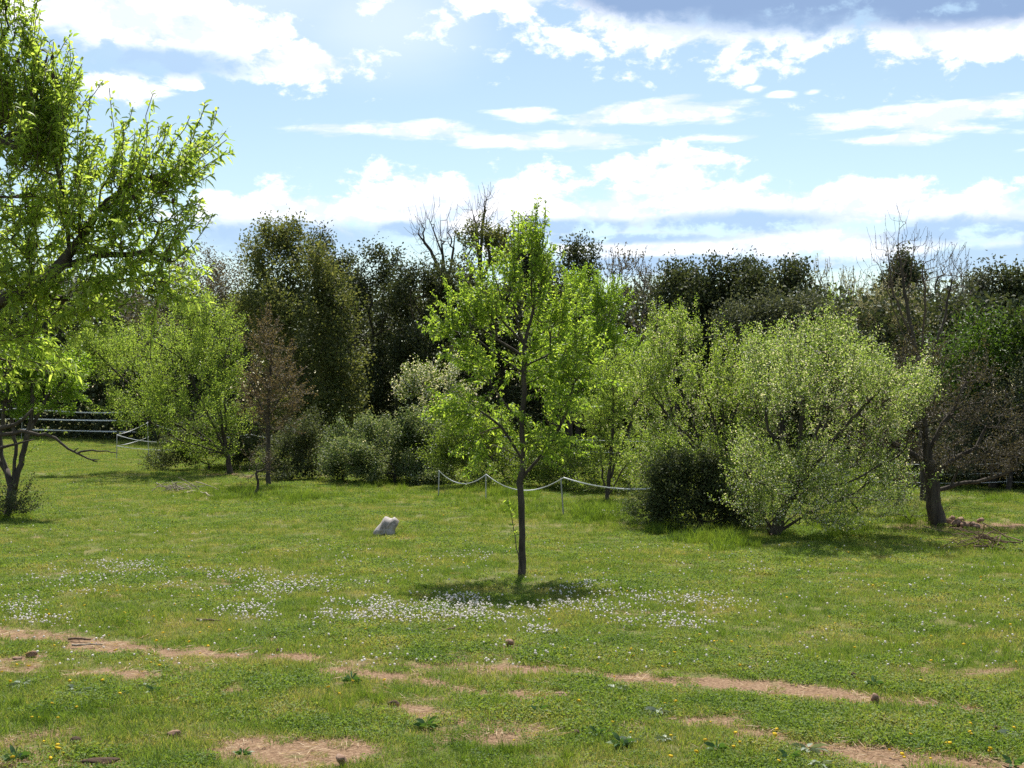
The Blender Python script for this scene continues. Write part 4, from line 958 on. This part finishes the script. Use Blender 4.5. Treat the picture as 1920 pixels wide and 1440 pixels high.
fence('low double strand corner of tape on the left lawn', [(219, 862, .95, None), (279, 858, 1.47, None), (371, 866, .92, None), (470, 868, .95, None), (600, 872, 1.0, None)],
      [(0, 1, .93, 1.37, .06, .013), (0, 1, .52, .80, .04, .012), (0, 2, .93, .85, .22, .012), (0, 2, .52, .45, .10, .011), (2, 3, .85, 1.0, .06, .011), (2, 3, .45, .62, .05, .010), (3, 4, 1.0, 1.2, .22, .011), (1, 3, 1.37, .9, .25, .008)], G)
fence('single strand sagging tape fence behind the young tree', [(822, 932, .66, None), (911, 938, .60, None), (1057, 968, .76, None), (1240, 985, .72, None)],
      [(0, 1, .62, .55, .25, .011), (1, 2, .56, .73, .30, .011), (2, 3, .73, .68, .10, .012)], G)
fence('white strand half hidden behind the bramble bush and sapling', [(640, 850, 1.05, 46), (870, 858, 1.0, 43.5), (1000, 860, 1.0, 42.5), (1290, 868, 0.95, 40)],
      [(0, 1, 1.15, .98, .02, .018), (1, 2, .98, .92, .05, .015), (2, 3, .9, .85, .05, .012), (2, 3, .5, .45, .04, .012)], G)
fence('three strand fence in the shade at the right edge', [(1420, 919, .8, 30.3), (1660, 919, .8, 30.3), (1888, 919, .85, 30.3), (2120, 919, .8, 30.3)],
      [(a, a + 1, h, h + dz, .05, .008) for a in range(3) for h, dz in ((.66, .02), (.44, .0), (.22, .0))], G)

# ------------------------------------------------------------------ stones, sticks and other small things
STONE = rough_mat('white limestone', (0.20, 0.165, 0.14), (0.33, 0.30, 0.285), 7, 0.85, 0.5, (0.40, 0.38, 0.37), dist=0.02)
RED = rough_mat('red brown stone', (0.12, 0.065, 0.042), (0.24, 0.15, 0.105), 30, 0.9, 0.5, (0.36, 0.27, 0.21))
EARTH = rough_mat('dark clod', (0.035, 0.022, 0.015), (0.09, 0.055, 0.035), 40, 0.95, 0.6)
WOOD = rough_mat('dead wood', (0.07, 0.045, 0.03), (0.22, 0.15, 0.10), 30, 0.9, 0.5, stretch=(1, 1, 1))
PALEW = rough_mat('bleached sticks', (0.16, 0.13, 0.10), (0.36, 0.31, 0.25), 30, 0.9, 0.5)
def stone(name, label, px, py, size, mat, cat='stone', sub=3, rz=0.0, lumps=0.28, group=None, sink=0.25, seed=1, shape=None, cuts=6):
    r2 = np.random.default_rng(seed)
    V, F = ico(1.0, sub)
    for _ in range(cuts):
        nv = nrm(r2.normal(0, 1, 3)); dd = 0.55 + 0.3 * r2.random()
        s = V @ nv; V = V - np.outer(np.maximum(0, s - dd), nv)
    f = np.zeros(len(V))
    for _ in range(5):
        k = r2.normal(0, 2.2, 3); f += np.sin(V @ k + r2.random() * 6) * 0.25
    V = V * (1 + lumps * 0.35 * f[:, None])
    if shape is not None: V = shape(V)
    V = V * np.array(size) / 2
    V = V - np.array([0, 0, V[:, 2].min() + sink * size[2]])
    c, s = cos(rz), sin(rz); V = V @ np.array([[c, s, 0], [-s, c, 0], [0, 0, 1]])
    d = gd(py); p = px3(px, py, d); p[2] = float(gz(p[0], p[1]))
    o = mk(name, V, F, mat, smooth=False); o.location = p
    return tag(o, label, cat, group)
def boulder():
    """angular pale rock: a lumpy slab with a notched top edge, leaning to the right"""
    r2 = np.random.default_rng(4)
    o2 = np.array([(530, 1095), (590, 1010), (720, 860), (775, 770), (830, 690), (865, 688), (940, 738), (1000, 742), (1060, 712), (1125, 735), (1185, 812), (1165, 930), (1112, 1000), (1105, 1110), (1128, 1205), (960, 1215), (800, 1200), (640, 1215), (545, 1150)], float)
    c0 = np.array([850, 970])
    k = 13.71 * FPX / gd(1006)
    rings, n = [], len(o2)
    for dep, sc, dy in ((-0.13, 0.30, 40), (-0.12, 0.62, 20), (-0.085, 0.86, 0), (-0.02, 1.0, 0), (0.07, 0.97, 0), (0.14, 0.80, 20), (0.18, 0.45, 40)):
        q = c0 + (o2 - c0) * sc + np.array([0, dy])
        P_ = np.stack([(q[:, 0] - 850) / k, np.full(n, dep) + r2.normal(0, 0.010, n), (1195 - q[:, 1]) / k], -1)
        P_[:, 1] += 0.25 * P_[:, 2] - 0.04
        rings.append(P_ + r2.normal(0, 0.007, (n, 3)))
    V = np.concatenate(rings + [rings[0].mean(0)[None], rings[-1].mean(0)[None]])
    a = np.arange(n); b = (a + 1) % n; F = []
    for g in range(len(rings) - 1):
        F += [np.stack([a + g * n, b + g * n, b + (g + 1) * n], -1), np.stack([a + g * n, b + (g + 1) * n, a + (g + 1) * n], -1)]
    m = len(rings) * n
    F += [np.stack([b, a, np.full(n, m)], -1), np.stack([a + m - n, b + m - n, np.full(n, m + 1)], -1)]
    o = mk('boulder', V, np.concatenate(F), STONE, smooth=False)
    p = px3(723, 1006, gd(1006)); p[2] = float(gz(p[0], p[1])) - 0.01; o.location = p
    tag(o, 'pale grey boulder with a notched top alone on the grass', 'boulder')
boulder()
FG = 'small stones lying in the foreground grass'
for nm, lab, px, py, sz, mt, sd in [
    ('stone', 'rounded pinkish stone lying below the clover drift', 955, 1213, (0.10, 0.06, 0.05), RED, 2),
    ('brick_fragment', 'red brown brick like lump near the left edge', 58, 1229, (0.085, 0.06, 0.045), RED, 3),
    ('stone', 'flat pale stone left of the brick like lump', 33, 1236, (0.075, 0.05, 0.03), RED, 4),
    ('stone', 'reddish stone at the bottom edge in front of the bare patch', 640, 1437, (0.075, 0.06, 0.06), RED, 5),
    ('stone', 'dark reddish clod in the grass below the straw path', 738, 1325, (0.10, 0.06, 0.04), EARTH, 6),
    ('stone', 'brown stone in the lower left grass', 326, 1382, (0.08, 0.05, 0.04), RED, 7),
    ('stone', 'small pointed brown stone on the right bare path', 1640, 1313, (0.06, 0.05, 0.06), RED, 8),
    ('stone', 'dark purplish stone in the grass at the lower right', 1870, 1369, (0.055, 0.045, 0.045), EARTH, 9),
    ('stone', 'little dark stone standing above the right bare path', 1601, 1270, (0.04, 0.04, 0.06), EARTH, 10),
    ('stone', 'dark clod at the bottom left of the bare patch', 190, 1436, (0.2, 0.1, 0.05), EARTH, 13),
    ('stone', 'brown clod in the dry patch right of centre', 1080, 1382, (0.08, 0.06, 0.035), EARTH, 15),
    ('stone', 'small reddish clod beside the small bare patch in the middle', 1052, 1310, (0.10, 0.06, 0.03), RED, 16),
    ('stone', 'tiny dark stone at the right end of the left bare strip', 520, 1221, (0.04, 0.03, 0.05), EARTH, 18),
    ('stone', 'dark lump in the grass at the lower left corner', 142, 1396, (0.09, 0.06, 0.05), EARTH, 19)]:
    stone(nm, lab, px, py, tuple((1.0 if mt is EARTH else 1.3) * k_ for k_ in sz), mt, 'stone' if nm == 'stone' else 'brick', 3, sd, 0.9, FG, 0.08, sd)
SP = 'stones heaped at the foot of the thick trunk'
for k, (px, py, s, lab) in enumerate([(1775, 983, .16, 'flat stone of the heap nearest the thick trunk'), (1792, 988, .20, 'larger reddish stone second from the trunk in the heap'), (1808, 990, .17, 'middle reddish stone of the heap right of the trunk'),
                                 (1823, 988, .15, 'stone right of the middle of the heap by the trunk'), (1838, 981, .14, 'pale stone at the far right end of the heap'), (1784, 977, .14, 'small stone at the back left of the heap'), (1800, 979, .13, 'small stone at the back middle of the heap'), (1830, 992, .14, 'lowest stone at the front right of the heap')]):
    stone('stone', lab, px, py, (s * 1.3, s, s * 0.75), RED, 'stone', 2, k, 0.4, SP, 0.15, 30 + k)
def sticks(name, label, cat, px, py, n, spread, ln, rad, mat, seed, zmax=0.25, leafy=0):
    r2 = np.random.default_rng(seed)
    d = gd(py); p = px3(px, py, d); p[2] = float(gz(p[0], p[1]))
    root = thing(name, tuple(p), label, cat)
    for k in range(n):
        a = r2.random() * 6.28; L = ln * (0.5 + r2.random())
        c = np.array([r2.normal(0, spread[0]), r2.normal(0, spread[1]), 0.02 + zmax * r2.random() * 0.6])
        dr = nrm(np.array([cos(a), sin(a) * 0.7, r2.normal(0.05, 0.28)]))
        q = np.array([c + dr * L * t + r2.normal(0, 0.03, 3) * L for t in (-0.5, -0.2, 0.15, 0.5)]); q[:, 2] = np.maximum(q[:, 2], 0.01)
        ch, r = smooth_chain(q, np.array([rad, rad * .9, rad * .7, rad * .35]) * (0.6 + 0.8 * r2.random()), 2, 0.02)
        mk_tubes('stick', [ch], [r], 5, mat, root)
    return root
sticks('brush_pile', 'heap of cut dark twigs on the grass at the right edge', 'brush pile', 1838, 1028, 46, (0.22, 0.14), 0.55, 0.008, WOOD, 3, 0.4)
sticks('brush_pile', 'small heap of pale twigs in front of the fruit tree', 'brush pile', 330, 922, 30, (0.28, 0.2), 0.55, 0.011, PALEW, 4, 0.3)
def log(name, label, pts, r, mat, cat='branch'):
    a = [px3(x, y, gd(yb)) for x, y, yb in pts]
    for p in a: p[2] = max(p[2], float(gz(p[0], p[1])) + r * 0.5)
    o = np.array(a[0]); c, rr = smooth_chain(np.array(a) - o, np.linspace(r, r * 0.55, len(a)), 3, 0.02)
    k = mk_tubes(name, [c], [rr], 7, mat, None, 0.2); k.location = o
    return tag(k, label, cat)
log('dead_branch', 'pale fallen branch lying right of the small twig heap', [(345, 926, 927), (365, 921, 925), (380, 925, 928), (393, 931, 932)], 0.03, PALEW)
log('stick', 'short dark stick lying at the left end of the bare strip', [(128, 1198, 1199), (148, 1197, 1199), (170, 1199, 1200)], 0.014, WOOD, 'stick')
log('stick', 'pale straight stick just below the dark one on the left strip', [(135, 1209, 1210), (160, 1209, 1210), (192, 1208, 1209)], 0.011, PALEW, 'stick')
log('stick', 'thin brown stick in the grass above the left bare strip', [(368, 1162, 1163), (395, 1162, 1163), (414, 1164, 1164)], 0.012, WOOD, 'stick')
log('stick', 'long thin straw coloured stick at the lower middle', [(1140, 1362, 1364), (1180, 1367, 1369), (1215, 1369, 1370)], 0.007, PALEW, 'stick')
def forked():
    d = gd(1188); p = px3(842, 1188, d); p[2] = float(gz(p[0], p[1]))
    root = thing('forked_stick', tuple(p), 'forked piece of dead wood sticking up out of the clover drift', 'stick')
    q = lambda x, y: px3(x, y, d) - p
    for pts, r in (([(847, 1190), (848, 1182), (851, 1177)], 0.013), ([(851, 1178), (845, 1179), (838, 1180), (828, 1183)], 0.012), ([(840, 1187), (833, 1185), (827, 1182)], 0.009)):
        c, rr = smooth_chain(np.array([q(*a) for a in pts]), np.linspace(r, r * 0.7, len(pts)), 3, 0.03)
        mk_tubes('stick', [c], [rr], 7, WOOD, root, 0.2)
forked()
# broad leaved weeds in the foreground
def weed(px, py, n, size, mat, first, lab, name='weed', lift=0.35):
    d = gd(py); p = px3(px, py, d); p[2] = float(gz(p[0], p[1]))
    if first is None:
        a = np.arange(n) * 2.4 + rng.normal(0, 0.2, n); el = lift * (0.3 + rng.random(n))
        D_ = np.stack([np.cos(a), np.sin(a), el], -1)
        V, F, R = leaves_mesh(np.stack([np.cos(a) * .01, np.sin(a) * .01, 0.01 + 0.02 * rng.random(n)], -1), D_, size * (0.6 + 0.7 * rng.random(n)), np.full(n, size * 0.33), 'long', 0.15, 0.3)
        o = mk(name, V, F, mat, attrs={'rnd': R})
    else:
        o = first.copy(); COL.objects.link(o)
    o.location = p; o.rotation_euler = (0, 0, rng.random() * 6)
    s = 0.8 + 0.5 * rng.random(); o.scale = (s, s, s)
    return tag(o, lab, 'weed', 'leafy weeds in the foreground grass')
THIST = leaf_mat('grey green weed leaves', [(0.12, 0.16, 0.10), (0.17, 0.21, 0.14), (0.24, 0.28, 0.20)], 1.2, 0.3, 0.4, 0.5)
WEEDG = leaf_mat('green weed leaves', [(0.05, 0.11, 0.025), (0.075, 0.15, 0.035), (0.11, 0.19, 0.05)], 1.4, 0.4, 0.4, 0.5)
w1 = w2 = None
for px, py, lab in ((160, 1312, 'grey green rosette in the lower left grass, biggest of three close together'), (182, 1304, 'grey green rosette at the right of the three close together in the lower left'),
                    (145, 1303, 'grey green rosette at the left of the three close together in the lower left'), (275, 1296, 'grey green rosette alone right of the three in the lower left'),
                    (40, 1290, 'grey green rosette near the left edge below the bare strip'), (1155, 1300, 'grey green rosette right of the small bare patch in the middle'),
                    (1235, 1340, 'grey green rosette beside the dry patch below the long right path'), (1180, 1395, 'grey green rosette low in the picture left of the thin pale stick end'),
                    (1250, 1392, 'grey green rosette between the dry patch and the lower right bare earth'), (1515, 1410, 'grey green rosette left of the lower right bare earth'),
                    (1540, 1436, 'grey green rosette at the bottom edge beside the lower right bare earth'), (1900, 1380, 'grey green rosette in the grass at the right edge beside the purplish stone'),
                    (770, 1188, 'grey green rosette in the grass just left of the forked dead wood')):
    w1 = weed(px, py, 16, 0.085, THIST, w1, lab)
for px, py, lab in ((455, 1418, 'dark green leafy clump left of the lowest left bare patch'), (290, 1306, 'fresh green leafy clump below the grey green rosettes on the left'),
                    (1010, 1345, 'fresh green leafy clump below the small bare patch in the middle'), (1480, 1425, 'fresh green leafy clump at the bottom left of the lower right bare earth'),
                    (1165, 1405, 'fresh green leafy clump near the bottom below the thin pale stick'), (1120, 1384, 'fresh green leafy clump just under the thin pale stick'),
                    (800, 1372, 'fresh green leafy clump beside the dry strip left of the middle'), (1345, 1412, 'fresh green leafy clump below the right hand dry patches'),
                    (660, 1282, 'fresh green leafy clump at the left end of the middle dry strip'), (1640, 1285, 'fresh green leafy clump above the long right path'), (1900, 1432, 'fresh green leafy clump in the lower right corner'),
                    (30, 1430, 'fresh green leafy clump in the lower left corner')):
    w2 = weed(px, py, 18, 0.075, WEEDG, w2, lab, lift=0.8)
